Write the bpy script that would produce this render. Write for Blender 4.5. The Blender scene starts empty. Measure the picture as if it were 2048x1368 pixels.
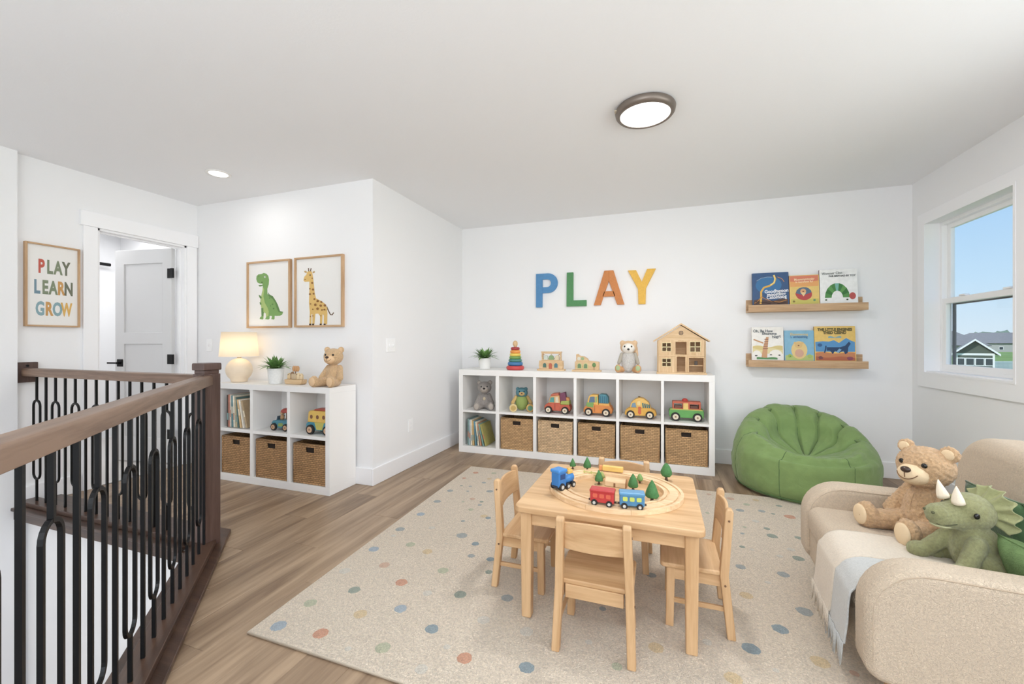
import bpy, bmesh, math, random
from mathutils import Vector, Matrix, noise
R = math.radians
random.seed(7)
C = bpy.context.scene.collection
sc = bpy.context.scene

# ------------------------------------------------------------------ camera
cam_d = bpy.data.cameras.new('camera'); cam = bpy.data.objects.new('camera', cam_d); C.objects.link(cam)
cam_d.sensor_width = 36; cam_d.lens = 834 / 2048 * 36; cam_d.clip_start = 0.02; cam_d.clip_end = 2000
cam.location = (0, 0, 1.14); cam.rotation_euler = (R(90), 0, R(19.5))
sc.camera = cam
# ------------------------------------------------------------------ exposure
sc.view_settings.view_transform = 'Standard'; sc.view_settings.look = 'None'
sc.view_settings.gamma = 1; sc.view_settings.use_curve_mapping = False
sc.view_settings.exposure = 0.03
sc.cycles.diffuse_bounces = 7; sc.cycles.max_bounces = 14; sc.cycles.transparent_max_bounces = 12
sc.cycles.sample_clamp_indirect = 4.0
# ------------------------------------------------------------------ world
w = bpy.data.worlds.new('world'); sc.world = w; w.use_nodes = True
nt = w.node_tree; nt.nodes.clear()
tc = nt.nodes.new('ShaderNodeTexCoord'); sx = nt.nodes.new('ShaderNodeSeparateXYZ'); cr = nt.nodes.new('ShaderNodeValToRGB')
bg = nt.nodes.new('ShaderNodeBackground'); wo = nt.nodes.new('ShaderNodeOutputWorld')
nt.links.new(tc.outputs['Generated'], sx.inputs[0]); nt.links.new(sx.outputs['Z'], cr.inputs[0])
nt.links.new(cr.outputs[0], bg.inputs[0]); nt.links.new(bg.outputs[0], wo.inputs[0])
e = cr.color_ramp.elements
e[0].position = 0.0; e[0].color = (0.70, 0.84, 0.94, 1)
e[1].position = 1.0; e[1].color = (0.16, 0.36, 0.80, 1)
q = cr.color_ramp.elements.new(0.10); q.color = (0.54, 0.77, 0.97, 1)
q = cr.color_ramp.elements.new(0.36); q.color = (0.25, 0.53, 0.92, 1)
bg.inputs[1].default_value = 1.0
# ------------------------------------------------------------------ sun and large lights
def light(name, kind, loc, rot, energy, col=(1, 1, 1), **k):
    d = bpy.data.lights.new(name, kind); d.energy = energy; d.color = col
    for a, b in k.items(): setattr(d, a, b)
    o = bpy.data.objects.new(name, d); o.location = loc; o.rotation_euler = rot; C.objects.link(o); return o
light('sun', 'SUN', (0, 0, 30), (R(48), 0, R(-60)), 3.2, (1, .97, .92), angle=R(2))
# added fill lights outside invented windows behind the camera and on the right wall
light('front_fill', 'AREA', (-0.2, -2.62, 1.45), (R(90), 0, 0), 56, (.94, .97, 1), shape='RECTANGLE', size=3.4, size_y=1.5)
light('side_fill', 'AREA', (2.20, 0.9, 1.485), (0, R(90), 0), 60, (.95, .98, 1), shape='RECTANGLE', size=1.16, size_y=2.7)
light('stairwell_fill', 'AREA', (-3.3, -2.38, -.2), (R(90), 0, R(-6)), 22, (1, .99, .97), shape='RECTANGLE', size=2.0, size_y=2.4)  # fill added to brighten the stairwell walls, no window stands here
light('ceiling_fill', 'AREA', (-.2, -1.2, 1.35), (R(180), 0, 0), 84, (.90, .955, 1), shape='RECTANGLE', size=2.2, size_y=1.4)  # upward fill added behind the camera to brighten the ceiling
light('bath_fill', 'AREA', (-5.3, 2.55, 2.38), (0, 0, 0), 16, (1, 1, 1), shape='RECTANGLE', size=0.9, size_y=1.0)  # fill added to brighten the room behind the door
light('ceiling_lamp_bulb', 'AREA', (-0.077, 2.434, 2.385), (0, 0, 0), 19, (1, .985, .97), shape='DISK', size=0.27)
light('recessed_bulb', 'AREA', (-3.21, 2.277, 2.425), (0, 0, 0), 2.2, (1, .97, .93), shape='DISK', size=0.12)
light('table_lamp_bulb', 'POINT', (-3.385, 2.58, 1.13), (0, 0, 0), .65, (1, .86, .66), shadow_soft_size=0.04)

# ------------------------------------------------------------------ materials
def lin(c):
    return tuple(((v / 255) / 12.92 if v / 255 <= .04045 else ((v / 255 + .055) / 1.055) ** 2.4) for v in c)
def desat(c, k=.86):
    g = .3 * c[0] + .55 * c[1] + .15 * c[2]; return tuple(g + (v - g) * k for v in c)
MC = {}
def mat(name, rgb, rough=.6, bump=None, var=0.0, vscale=8, metal=0, rnd=0.0, sheen=0, spec=.5, stretch=(1, 1, 1), alpha2=None, trans=0, emit=None, estr=0):
    """plain or mottled principled material. bump=(scale, strength, distortion)"""
    if name in MC: return MC[name]
    m = bpy.data.materials.new(name); m.use_nodes = True; n = m.node_tree; b = n.nodes['Principled BSDF']
    col = lin(desat(rgb)); b.inputs['Base Color'].default_value = (*col, 1); b.inputs['Roughness'].default_value = rough
    b.inputs['Metallic'].default_value = metal; b.inputs['Specular IOR Level'].default_value = spec
    if sheen: b.inputs['Sheen Weight'].default_value = sheen; b.inputs['Sheen Roughness'].default_value = .5
    if emit: b.inputs['Emission Color'].default_value = (*lin(emit), 1); b.inputs['Emission Strength'].default_value = estr
    t = n.nodes.new('ShaderNodeTexCoord'); mp = n.nodes.new('ShaderNodeMapping'); mp.inputs['Scale'].default_value = stretch
    n.links.new(t.outputs['Object'], mp.inputs[0])
    if var or rnd:
        no = n.nodes.new('ShaderNodeTexNoise'); no.inputs['Scale'].default_value = vscale; no.inputs['Detail'].default_value = 5
        n.links.new(mp.outputs[0], no.inputs['Vector'])
        mr = n.nodes.new('ShaderNodeMapRange'); mr.inputs[1].default_value = .3; mr.inputs[2].default_value = .7
        mr.inputs[3].default_value = 1 - var; mr.inputs[4].default_value = 1 + var
        n.links.new(no.outputs[0], mr.inputs[0])
        hs = n.nodes.new('ShaderNodeHueSaturation'); hs.inputs['Color'].default_value = (*col, 1)
        if rnd:
            oi = n.nodes.new('ShaderNodeObjectInfo'); m2 = n.nodes.new('ShaderNodeMapRange'); m2.inputs[3].default_value = 1 - rnd; m2.inputs[4].default_value = 1 + rnd
            n.links.new(oi.outputs['Random'], m2.inputs[0]); mu = n.nodes.new('ShaderNodeMath'); mu.operation = 'MULTIPLY'
            n.links.new(mr.outputs[0], mu.inputs[0]); n.links.new(m2.outputs[0], mu.inputs[1]); n.links.new(mu.outputs[0], hs.inputs['Value'])
        else: n.links.new(mr.outputs[0], hs.inputs['Value'])
        n.links.new(hs.outputs[0], b.inputs['Base Color'])
    if bump:
        nb = n.nodes.new('ShaderNodeTexNoise'); nb.inputs['Scale'].default_value = bump[0]; nb.inputs['Detail'].default_value = 3
        nb.inputs['Distortion'].default_value = bump[2] if len(bump) > 2 else 0
        n.links.new(mp.outputs[0], nb.inputs['Vector'])
        bp = n.nodes.new('ShaderNodeBump'); bp.inputs['Strength'].default_value = bump[1]; bp.inputs['Distance'].default_value = bump[3] if len(bump) > 3 else .004
        n.links.new(nb.outputs[0], bp.inputs['Height']); n.links.new(bp.outputs[0], b.inputs['Normal'])
    MC[name] = m; return m
def wood(name, rgb, dark, axis=0, scale=1.0, rough=.5, rnd=0.0, contrast=1.0, knots=False, coat=0):
    """wood grain stretched along an axis of the object's coordinates, shifted per object"""
    if name in MC: return MC[name]
    m = bpy.data.materials.new(name); m.use_nodes = True; n = m.node_tree; b = n.nodes['Principled BSDF']
    b.inputs['Roughness'].default_value = rough
    if coat: b.inputs['Coat Weight'].default_value = coat; b.inputs['Coat Roughness'].default_value = .2
    t = n.nodes.new('ShaderNodeTexCoord'); mp = n.nodes.new('ShaderNodeMapping')
    s = [14 * scale] * 3; s[axis] = 1.1 * scale; mp.inputs['Scale'].default_value = s
    oi = n.nodes.new('ShaderNodeObjectInfo'); mu = n.nodes.new('ShaderNodeMath'); mu.operation = 'MULTIPLY'; mu.inputs[1].default_value = 37
    n.links.new(oi.outputs['Random'], mu.inputs[0]); cb = n.nodes.new('ShaderNodeCombineXYZ')
    for i in range(3): n.links.new(mu.outputs[0], cb.inputs[i])
    n.links.new(cb.outputs[0], mp.inputs['Location']); n.links.new(t.outputs['Object'], mp.inputs[0])
    n1 = n.nodes.new('ShaderNodeTexNoise'); n1.inputs['Scale'].default_value = 1; n1.inputs['Detail'].default_value = 6; n1.inputs['Distortion'].default_value = 1.1
    n.links.new(mp.outputs[0], n1.inputs['Vector'])
    n2 = n.nodes.new('ShaderNodeTexNoise'); n2.inputs['Scale'].default_value = 9; n2.inputs['Detail'].default_value = 3
    n.links.new(mp.outputs[0], n2.inputs['Vector'])
    ad = n.nodes.new('ShaderNodeMath'); ad.operation = 'MULTIPLY_ADD'; ad.inputs[1].default_value = .3
    n.links.new(n2.outputs[0], ad.inputs[0]); n.links.new(n1.outputs[0], ad.inputs[2])
    r = n.nodes.new('ShaderNodeValToRGB'); r.color_ramp.elements[0].position = .50; r.color_ramp.elements[1].position = .82
    c1 = lin(desat(rgb, .9)); c0 = lin(desat(dark, .9)); c0 = tuple(a + (bb - a) * contrast for a, bb in zip(c1, c0))
    r.color_ramp.elements[0].color = (*c0, 1); r.color_ramp.elements[1].color = (*c1, 1)
    n.links.new(ad.outputs[0], r.inputs[0]); last = r.outputs[0]
    if rnd:
        hs = n.nodes.new('ShaderNodeHueSaturation'); m2 = n.nodes.new('ShaderNodeMapRange'); m2.inputs[3].default_value = 1 - rnd; m2.inputs[4].default_value = 1 + rnd
        n.links.new(oi.outputs['Random'], m2.inputs[0]); n.links.new(m2.outputs[0], hs.inputs['Value']); n.links.new(last, hs.inputs['Color']); last = hs.outputs[0]
    n.links.new(last, b.inputs['Base Color'])
    bp = n.nodes.new('ShaderNodeBump'); bp.inputs['Strength'].default_value = .12; bp.inputs['Distance'].default_value = .002
    n.links.new(n2.outputs[0], bp.inputs['Height']); n.links.new(bp.outputs[0], b.inputs['Normal'])
    MC[name] = m; return m
WALL = mat('wall_paint', (239, 239, 240), .75, (180, .06, 0, .002))
CEIL = mat('ceiling_paint', (239, 240, 242), .85, (90, .15, .5, .003))
TRIM = mat('trim_paint', (244, 244, 246), .4)
LAM = mat('white_laminate', (240, 238, 235), .4, (60, .02))
BLACK = mat('black_iron', (9, 9, 10), .4, spec=.28)
BEECH = {a: wood('beech_' + 'xyz'[a], (220, 180, 132), (194, 150, 102), a, 1.0, .45, .03) for a in range(3)}
OAK = {a: wood('oak_' + 'xyz'[a], (206, 168, 126), (182, 142, 100), a, 2.0, .5, .03) for a in range(3)}
PALE = {a: wood('pale_wood_' + 'xyz'[a], (228, 196, 152), (206, 168, 120), a, 2.5, .55, .03) for a in range(3)}
RAIL = wood('rail_wood', (142, 114, 94), (108, 82, 64), 0, 1.4, .42, 0)
NEWEL = wood('newel_wood', (98, 74, 66), (74, 52, 45), 2, 1.2, .38, 0)
SHOE = wood('shoe_wood', (88, 63, 49), (62, 42, 32), 0, 1.2, .3, 0)
PLANK = wood('floor_plank', (174, 147, 118), (124, 99, 76), 1, .5, .42, .05)
WHITE = mat('matte_white', (240, 238, 234), .5)
PAPER = mat('art_paper', (234, 232, 228), .7)

# ------------------------------------------------------------------ geometry helpers
def link(name, me, m=None, parent=None, smooth=False, label=None, loc=None, rot=None, kind=None):
    if m is not None and len(me.materials) == 0: me.materials.append(m)
    if smooth: me.shade_smooth()
    o = bpy.data.objects.new(name, me); C.objects.link(o)
    if parent: o.parent = parent
    if label: o['label'] = label
    if kind: o['kind'] = kind
    if loc: o.location = loc
    if rot: o.rotation_euler = rot
    return o
def obj(name, bm, m=None, parent=None, smooth=False, bev=0, seg=2, **k):
    me = bpy.data.meshes.new(name); bm.normal_update(); bm.to_mesh(me); bm.free()
    o = link(name, me, m, parent, smooth, **k)
    if bev:
        b = o.modifiers.new('bevel', 'BEVEL'); b.width = bev; b.segments = seg; b.limit_method = 'ANGLE'; b.angle_limit = R(35)
        me.shade_smooth(); b.harden_normals = False
        bb = o.modifiers.new('wn', 'WEIGHTED_NORMAL'); bb.keep_sharp = False
    return o
def thing(name, label, cat, loc=(0, 0, 0), rz=0, group=None, kind=None):
    o = bpy.data.objects.new(name, None); C.objects.link(o); o.empty_display_size = .05
    o.location = loc; o.rotation_euler = (0, 0, rz)
    tag(o, label, cat, group, kind); return o
def tag(o, label=None, cat=None, group=None, kind=None):
    for k, v in (('label', label), ('category', cat), ('group', group), ('kind', kind)):
        if v: o[k] = v
    return o
def BM(): return bmesh.new()
def bx(bm, x0, x1, y0, y1, z0, z1):
    v = [bm.verts.new(p) for p in ((x0, y0, z0), (x1, y0, z0), (x1, y1, z0), (x0, y1, z0), (x0, y0, z1), (x1, y0, z1), (x1, y1, z1), (x0, y1, z1))]
    for f in ((3, 2, 1, 0), (4, 5, 6, 7), (0, 1, 5, 4), (1, 2, 6, 5), (2, 3, 7, 6), (3, 0, 4, 7)): bm.faces.new([v[i] for i in f])
    return bm
def box(*a): return bx(BM(), *a)
def prism(poly, d0, d1, axis='y', bm=None):
    """2D polygon extruded along an axis. axis y: poly=(x,z); x: poly=(y,z); z: poly=(x,y)"""
    bm = bm or BM()
    f = {'y': lambda p, d: (p[0], d, p[1]), 'x': lambda p, d: (d, p[0], p[1]), 'z': lambda p, d: (p[0], p[1], d)}[axis]
    a = [bm.verts.new(f(p, d0)) for p in poly]; b = [bm.verts.new(f(p, d1)) for p in poly]
    n = len(poly); fs = [bm.faces.new(a), bm.faces.new(b[::-1])]
    for i in range(n): fs.append(bm.faces.new((a[i], b[i], b[(i + 1) % n], a[(i + 1) % n])))
    bmesh.ops.recalc_face_normals(bm, faces=fs); return bm
def lathe(prof, n=32, bm=None, c=(0, 0, 0)):
    bm = bm or BM(); rings = []
    for r, z in prof:
        if r < 1e-5: rings.append([bm.verts.new((c[0], c[1], c[2] + z))])
        else: rings.append([bm.verts.new((c[0] + r * math.cos(2 * math.pi * i / n), c[1] + r * math.sin(2 * math.pi * i / n), c[2] + z)) for i in range(n)])
    fs = []
    for a, b in zip(rings, rings[1:]):
        for i in range(n):
            j = (i + 1) % n
            if len(a) == 1 and len(b) == 1: continue
            if len(a) == 1: fs.append(bm.faces.new((a[0], b[i], b[j])))
            elif len(b) == 1: fs.append(bm.faces.new((a[i], b[0], a[j])))
            else: fs.append(bm.faces.new((a[i], b[i], b[j], a[j])))
    if len(rings[0]) > 1: fs.append(bm.faces.new(rings[0]))
    if len(rings[-1]) > 1: fs.append(bm.faces.new(rings[-1]))
    bmesh.ops.recalc_face_normals(bm, faces=fs); return bm
def tube(pts, r, n=8, bm=None, closed=False, sq=False):
    """tube along a path; r is a number or list"""
    bm = bm or BM(); P = [Vector(p) for p in pts]; m = len(P); rs = r if isinstance(r, (list, tuple)) else [r] * m
    rings = []; up = None
    for i in range(m):
        if closed: t = (P[(i + 1) % m] - P[i - 1])
        else: t = P[min(i + 1, m - 1)] - P[max(i - 1, 0)]
        t.normalize()
        if up is None: up = t.orthogonal().normalized() if abs(t.z) < .9 else Vector((1, 0, 0))
        up = (up - t * up.dot(t)).normalized(); s = t.cross(up)
        rings.append([bm.verts.new(P[i] + (up * math.cos(a) + s * math.sin(a)) * rs[i]) for a in [2 * math.pi * (k + (.5 if sq else 0)) / n for k in range(n)]])
    fs = []
    for i in range(m if closed else m - 1):
        a, b = rings[i], rings[(i + 1) % m]
        for k in range(n): fs.append(bm.faces.new((a[k], b[k], b[(k + 1) % n], a[(k + 1) % n])))
    if not closed: fs += [bm.faces.new(rings[0]), bm.faces.new(rings[-1])]
    bmesh.ops.recalc_face_normals(bm, faces=fs); return bm
def ell(bm, c, r, rot=None, n=16, m=10):
    M = Matrix.Translation(c) @ (rot.to_matrix().to_4x4() if rot else Matrix()) @ Matrix.Diagonal((*r, 1))
    bmesh.ops.create_uvsphere(bm, u_segments=n, v_segments=m, radius=1, matrix=M); return bm
def disc(bm, c, r, h, axis='y', n=20):
    rot = {'y': Matrix.Rotation(R(90), 4, 'X'), 'x': Matrix.Rotation(R(90), 4, 'Y'), 'z': Matrix()}[axis]
    bmesh.ops.create_cone(bm, cap_ends=True, segments=n, radius1=r, radius2=r, depth=h, matrix=Matrix.Translation(c) @ rot); return bm
def holed(us, vs, holes, d0, d1, axis, bm=None):
    """slab over [us]x[vs] with rectangular holes (u0,u1,v0,v1)"""
    bm = bm or BM(); U = sorted(set(list(us) + [h[0] for h in holes] + [h[1] for h in holes])); V = sorted(set(list(vs) + [h[2] for h in holes] + [h[3] for h in holes]))
    U = [u for u in U if us[0] <= u <= us[-1]]; V = [v for v in V if vs[0] <= v <= vs[-1]]
    solid = lambda i, j: 0 <= i < len(U) - 1 and 0 <= j < len(V) - 1 and not any(h[0] < (U[i] + U[i + 1]) / 2 < h[1] and h[2] < (V[j] + V[j + 1]) / 2 < h[3] for h in holes)
    f = {'y': lambda u, v, d: (u, d, v), 'x': lambda u, v, d: (d, u, v), 'z': lambda u, v, d: (u, v, d)}[axis]
    cache = {}
    def vt(i, j, k):
        if (i, j, k) not in cache: cache[i, j, k] = bm.verts.new(f(U[i], V[j], (d0, d1)[k]))
        return cache[i, j, k]
    fs = []
    for i in range(len(U) - 1):
        for j in range(len(V) - 1):
            if not solid(i, j): continue
            for k in (0, 1): fs.append(bm.faces.new((vt(i, j, k), vt(i + 1, j, k), vt(i + 1, j + 1, k), vt(i, j + 1, k))))
            for (di, dj, a, b) in ((-1, 0, (i, j), (i, j + 1)), (1, 0, (i + 1, j), (i + 1, j + 1)), (0, -1, (i, j), (i + 1, j)), (0, 1, (i, j + 1), (i + 1, j + 1))):
                if not solid(i + di, j + dj): fs.append(bm.faces.new((vt(*a, 0), vt(*b, 0), vt(*b, 1), vt(*a, 1))))
    bmesh.ops.recalc_face_normals(bm, faces=fs); return bm
def flat(poly, m, name, parent, to3, **k):
    bm = BM(); bm.faces.new([bm.verts.new(to3(*p)) for p in poly]); return obj(name, bm, m, parent, **k)
def circ(cx, cy, rx, ry=None, n=14, rot=0, jit=0):
    ry = ry or rx; o = []
    for i in range(n):
        a = 2 * math.pi * i / n; j = 1 + random.uniform(-jit, jit); x, y = rx * j * math.cos(a), ry * j * math.sin(a)
        o.append((cx + x * math.cos(rot) - y * math.sin(rot), cy + x * math.sin(rot) + y * math.cos(rot)))
    return o
def stroke(pts, wd):
    """flat ribbon polygon along a 2D polyline"""
    L, Rr = [], []
    for i, p in enumerate(pts):
        a = Vector(pts[max(i - 1, 0)]); b = Vector(pts[min(i + 1, len(pts) - 1)]); t = (b - a).normalized(); nn = Vector((-t.y, t.x)) * wd / 2
        L.append((p[0] + nn.x, p[1] + nn.y)); Rr.append((p[0] - nn.x, p[1] - nn.y))
    return L + Rr[::-1]
def text_me(s, size, extrude=.0, offset=.0, xs=1.0, space=1.0):
    cu = bpy.data.curves.new('lettering', 'FONT'); cu.body = s; cu.size = size; cu.extrude = extrude; cu.offset = offset
    cu.align_x = 'CENTER'; cu.align_y = 'CENTER'; cu.space_character = space; cu.resolution_u = 3
    o = bpy.data.objects.new('lettering', cu); C.objects.link(o)
    me = bpy.data.meshes.new_from_object(o); bpy.data.objects.remove(o); me.transform(Matrix.Diagonal((xs, 1, 1, 1))); return me
def bake(o):
    """turn an object's modifiers into its mesh"""
    bpy.context.view_layer.update(); dg = bpy.context.evaluated_depsgraph_get()
    me = bpy.data.meshes.new_from_object(o.evaluated_get(dg)); o.modifiers.clear(); old = o.data; o.data = me; bpy.data.meshes.remove(old); return o
def blob(name, build, m, parent=None, voxel=.006, smooth=4, fuzz=0, fs=120, **k):
    """one continuous skin over overlapping solids (voxel remesh, smoothed, optional pile relief)"""
    bm = BM(); build(bm); o = obj(name, bm, m, parent, **k)
    r = o.modifiers.new('r', 'REMESH'); r.mode = 'VOXEL'; r.voxel_size = voxel
    s = o.modifiers.new('s', 'SMOOTH'); s.iterations = smooth; s.factor = .6
    bake(o)
    if fuzz:
        for v, nn in zip(o.data.vertices, [v.normal.copy() for v in o.data.vertices]):
            p = v.co * fs; d = noise.noise(p) + .6 * noise.noise(p * 2.1 + Vector((5, 3, 1)))
            v.co += nn * d * fuzz
    if len(o.data.materials) == 0: o.data.materials.append(m)
    o.data.shade_smooth(); return o
def cap(bm, p0, p1, r0, r1, n=14):
    """tapered limb with round ends"""
    p0, p1 = Vector(p0), Vector(p1); k = 6; pts = []; rs = []
    t = (p1 - p0).normalized()
    for i in range(k, -1, -1): a = i / k * R(85); pts.append(p0 - t * r0 * math.sin(a)); rs.append(r0 * math.cos(a))
    for i in range(0, k + 1): a = i / k * R(85); pts.append(p1 + t * r1 * math.sin(a)); rs.append(r1 * math.cos(a))
    tube(pts, rs, n, bm)

# ================================================================== ROOM SHELL
H = 2.44
XR, YB, XL, YL, XD, YF = 1.967, 4.35, -2.15, 2.755, -4.17, -2.45
def struct(name, bm, m, **k): o = obj(name, bm, m, **k); o['kind'] = 'structure'; return o
struct('ceiling', box(-6.6, 2.15, YF - .1, 4.5, H, H + .12), CEIL)
struct('wall_back', box(XL - .12, XR + .14, YB, YB + .14, 0, H), WALL)
struct('wall_alcove', holed((XL - .12, XL), (YL, YB), [], 0, 0.001, 'z') if False else prism([(-4.29, YL), (XL, YL), (XL, YB + .14), (XL - .12, YB + .14), (XL - .12, YL + .12), (-4.29, YL + .12)], 0, H, 'z'), WALL)
DY0, DY1, DZ = 2.0, 2.655, 2.035
struct('wall_left', holed((1.55, YL + .12), (0, H), [(DY0, DY1, -1, DZ)], XD - .12, XD, 'x'), WALL)
struct('wall_stair', box(-5.6, -4.115, 1.43, 1.55, -2.8, H), WALL)
WY0, WY1, WZ0, WZ1 = 3.27, 4.15, .905, 2.065
V0, V1 = -.45, 2.25
struct('wall_right', holed((YF - .1, YB + .14), (0, H), [(WY0, WY1, WZ0, WZ1), (V0, V1, WZ0, WZ1)], XR, XR + .14, 'x'), WALL)
struct('wall_front', holed((-6.6, XR + .14), (-2.8, H), [(-1.95, 1.55, .7, 2.2)], YF - .12, YF, 'y'), WALL)
struct('wall_stair_far', box(-4.7, -4.55, YF, 1.45, -2.8, H), WALL)
# faces of the stairwell below the floor
struct('wall_well_back', box(-4.75, -2.3, 1.60, 1.72, -2.8, -.012), WALL)
struct('wall_well_diagonal', prism([(-2.32, 1.60), (-2.40, 1.60), (-.62, -.18), (-.62, -.06)], -2.8, -.012, 'z'), WALL)
struct('wall_well_side', box(-.70, -.58, YF, -.12, -2.8, -.012), WALL)
struct('floor_lower', box(-4.7, -.6, YF, 1.7, -2.9, -2.8), PLANK)
# bright room behind the open door
struct('wall_bath_far', box(-6.35, -6.2, 1.0, 3.5, 0, H), WALL)
struct('wall_bath_north', box(-6.3, -4.29, 3.2, 3.35, 0, H), WALL)
struct('wall_bath_south', box(-6.3, -4.29, 1.55, 1.63, 0, H), WALL)
struct('floor_bath', box(-6.3, -4.17, 1.5, 3.3, -.05, .0), mat('bath_tile', (205, 200, 195), .4))

# floor with planks laid one by one
flo = thing('floor', None, None); flo['kind'] = 'structure'
K = -.75
bm = BM()
bx(bm, -4.29, XR + .14, 1.66, YB + .1, -.06, -.0075)
prism([(XR + .14, 1.66), (-2.36, 1.66), (-.60, -.10), (-.60, YF), (XR + .14, YF)], -.06, -.0075, 'z', bm)
obj('subfloor', bm, mat('subfloor', (70, 58, 48), .9), flo)
def clip(poly, a, b, c):           # keep a*x+b*y>=c
    out = []
    for i in range(len(poly)):
        p, q_ = poly[i], poly[(i + 1) % len(poly)]; dp = a * p[0] + b * p[1] - c; dq = a * q_[0] + b * q_[1] - c
        if dp >= 0: out.append(p)
        if dp * dq < 0: t = dp / (dp - dq); out.append((p[0] + t * (q_[0] - p[0]), p[1] + t * (q_[1] - p[1])))
    return out
def plank(poly):
    if len(poly) < 3: return
    ar = abs(sum(poly[i][0] * poly[(i + 1) % len(poly)][1] - poly[(i + 1) % len(poly)][0] * poly[i][1] for i in range(len(poly)))) / 2
    if ar < .004: return
    cx = sum(p[0] for p in poly) / len(poly); cy = sum(p[1] for p in poly) / len(poly)
    bm = BM()
    def ins(d): return [(p[0] - math.copysign(min(d, abs(p[0] - cx)), p[0] - cx), p[1] - math.copysign(min(d, abs(p[1] - cy)), p[1] - cy)) for p in poly]
    a, b_, c_ = ins(.0003), ins(.0003), ins(.0014)
    rings = [[bm.verts.new((p[0] - cx, p[1] - cy, z)) for p in L] for L, z in ((a, -.0075), (b_, -.0012), (c_, 0))]
    n = len(poly)
    for r0, r1 in zip(rings, rings[1:]):
        for i in range(n): bm.faces.new((r0[i], r0[(i + 1) % n], r1[(i + 1) % n], r1[i]))
    bm.faces.new(rings[-1]); bmesh.ops.recalc_face_normals(bm, faces=bm.faces)
    obj('floor_plank', bm, PLANK, flo, loc=(cx, cy, 0))
PW, PL = .1875, 1.22
i = 0; x = XL - PW * 11
while x < XR:
    x1 = min(x + PW, XR + .01); x0 = max(x, XD - .02)
    ytop = YL if x1 < XL + .01 else YB
    y = -2.6 + (i * .47) % PL
    while y < ytop:
        y0, y1 = max(y, YF), min(y + PL, ytop)
        if y1 - y0 > .02 and x1 > x0:
            P = [(x0, y0), (x1, y0), (x1, y1), (x0, y1)]
            if x0 < -2.2:
                plank(clip(P, 0, 1, 1.66))
                if x1 > -2.45: plank(clip(clip(P, 0, -1, -1.66), 1, 1, K + .05))
            else:
                P = clip(P, 1, 1, K - .01)
                if x0 < -.5: P = clip(P, 0, 1, -.16) if y0 < -.16 and x1 < -.55 else P
                plank(P)
        y += PL
    x += PW; i += 1

# baseboards
BB = .135
def base(name, *a): struct(name, box(*a), TRIM, bev=.004)
base('baseboard_back', XL, XR, YB - .016, YB, 0, BB)
base('baseboard_left', XL, XL + .016, YL - .016, YB - .016, 0, BB)
base('baseboard_alcove', XD, XL, YL - .016, YL, 0, BB)
base('baseboard_right', XR - .016, XR, YF, YB - .016, 0, BB)
base('baseboard_hall', XD, XD + .016, 1.56, 1.90, 0, BB)
base('baseboard_hall_end', XD, XD + .016, 2.745, YL, 0, BB)

# door with its casing
d = thing('door_1', None, None); d['kind'] = 'structure'
xx = XD
obj('casing', box(xx, xx + .018, 1.912, DY0, 0, DZ), TRIM, d, bev=.002)
obj('casing', box(xx, xx + .018, DY1, 2.742, 0, DZ), TRIM, d, bev=.002)
obj('head_casing', box(xx, xx + .026, 1.893, 2.752, DZ, DZ + .115), TRIM, d, bev=.002)
obj('jamb', box(xx - .125, xx + .004, DY0 - .001, DY0 + .016, 0, DZ), TRIM, d)
obj('jamb', box(xx - .125, xx + .004, DY1 - .016, DY1 + .001, 0, DZ), TRIM, d)
obj('head_jamb', box(xx - .125, xx + .004, DY0, DY1, DZ - .016, DZ), TRIM, d)
obj('stop', holed((DY0 + .016, DY1 - .016), (0, DZ - .016), [(DY0 + .028, DY1 - .028, -1, DZ - .028)], xx - .07, xx - .045, 'x'), TRIM, d)
leaf = bpy.data.objects.new('door_leaf', None); C.objects.link(leaf); leaf.parent = d
leaf.location = (xx - .118, DY1 - .02, 0); leaf.rotation_euler = (0, 0, R(8.5))
DM = mat('door_paint', (214, 214, 214), .45)
W_ = .655
# panel door lies along local -x, thickness along -y, panels recessed
def door_bm():
    bm = BM(); hs = [(-W_ + .105, -.105, .24, 1.12), (-W_ + .105, -.105, 1.23, 1.88)]
    holed((-W_, 0), (.012, 2.015), hs, -.035, 0, 'y', bm)
    for h in hs:
        bx(bm, h[0] - .001, h[1] + .001, -.024, -.011, h[2] - .001, h[3] + .001)
    return bm
o = obj('door_panel', door_bm(), DM, leaf, bev=.003)
for z in (.28, .98, 1.78):
    bm = BM(); bx(bm, -.045, -.002, -.0385, -.034, z - .045, z + .045); bx(bm, .004, .03, -.05, -.036, z - .045, z + .045)
    for k in range(5): disc(bm, (.002, -.040, z - .036 + k * .018), .0075, .017, 'z', 12)
    obj('hinge', bm, BLACK, leaf)
bm = BM(); bx(bm, -W_ + .03, -W_ + .095, -.043, -.035, .905, .975); disc(bm, (-W_ + .062, -.055, .94), .011, .03); bx(bm, -W_ - .045, -W_ + .072, -.075, -.062, .932, .948)
bx(bm, -W_ + .03, -W_ + .095, 0, .008, .905, .975); disc(bm, (-W_ + .062, .02, .94), .011, .03); bx(bm, -W_ - .045, -W_ + .072, .028, .04, .932, .948)
obj('lever_handle', bm, BLACK, leaf, bev=.002)
o = obj('wall_hook', tube([(-6.2, 2.93, 2.05), (-6.12, 2.93, 2.05), (-6.12, 3.06, 2.05)], .018, 10), BLACK); tag(o, 'short black rod bracket seen through the open doorway', 'bracket')

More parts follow.
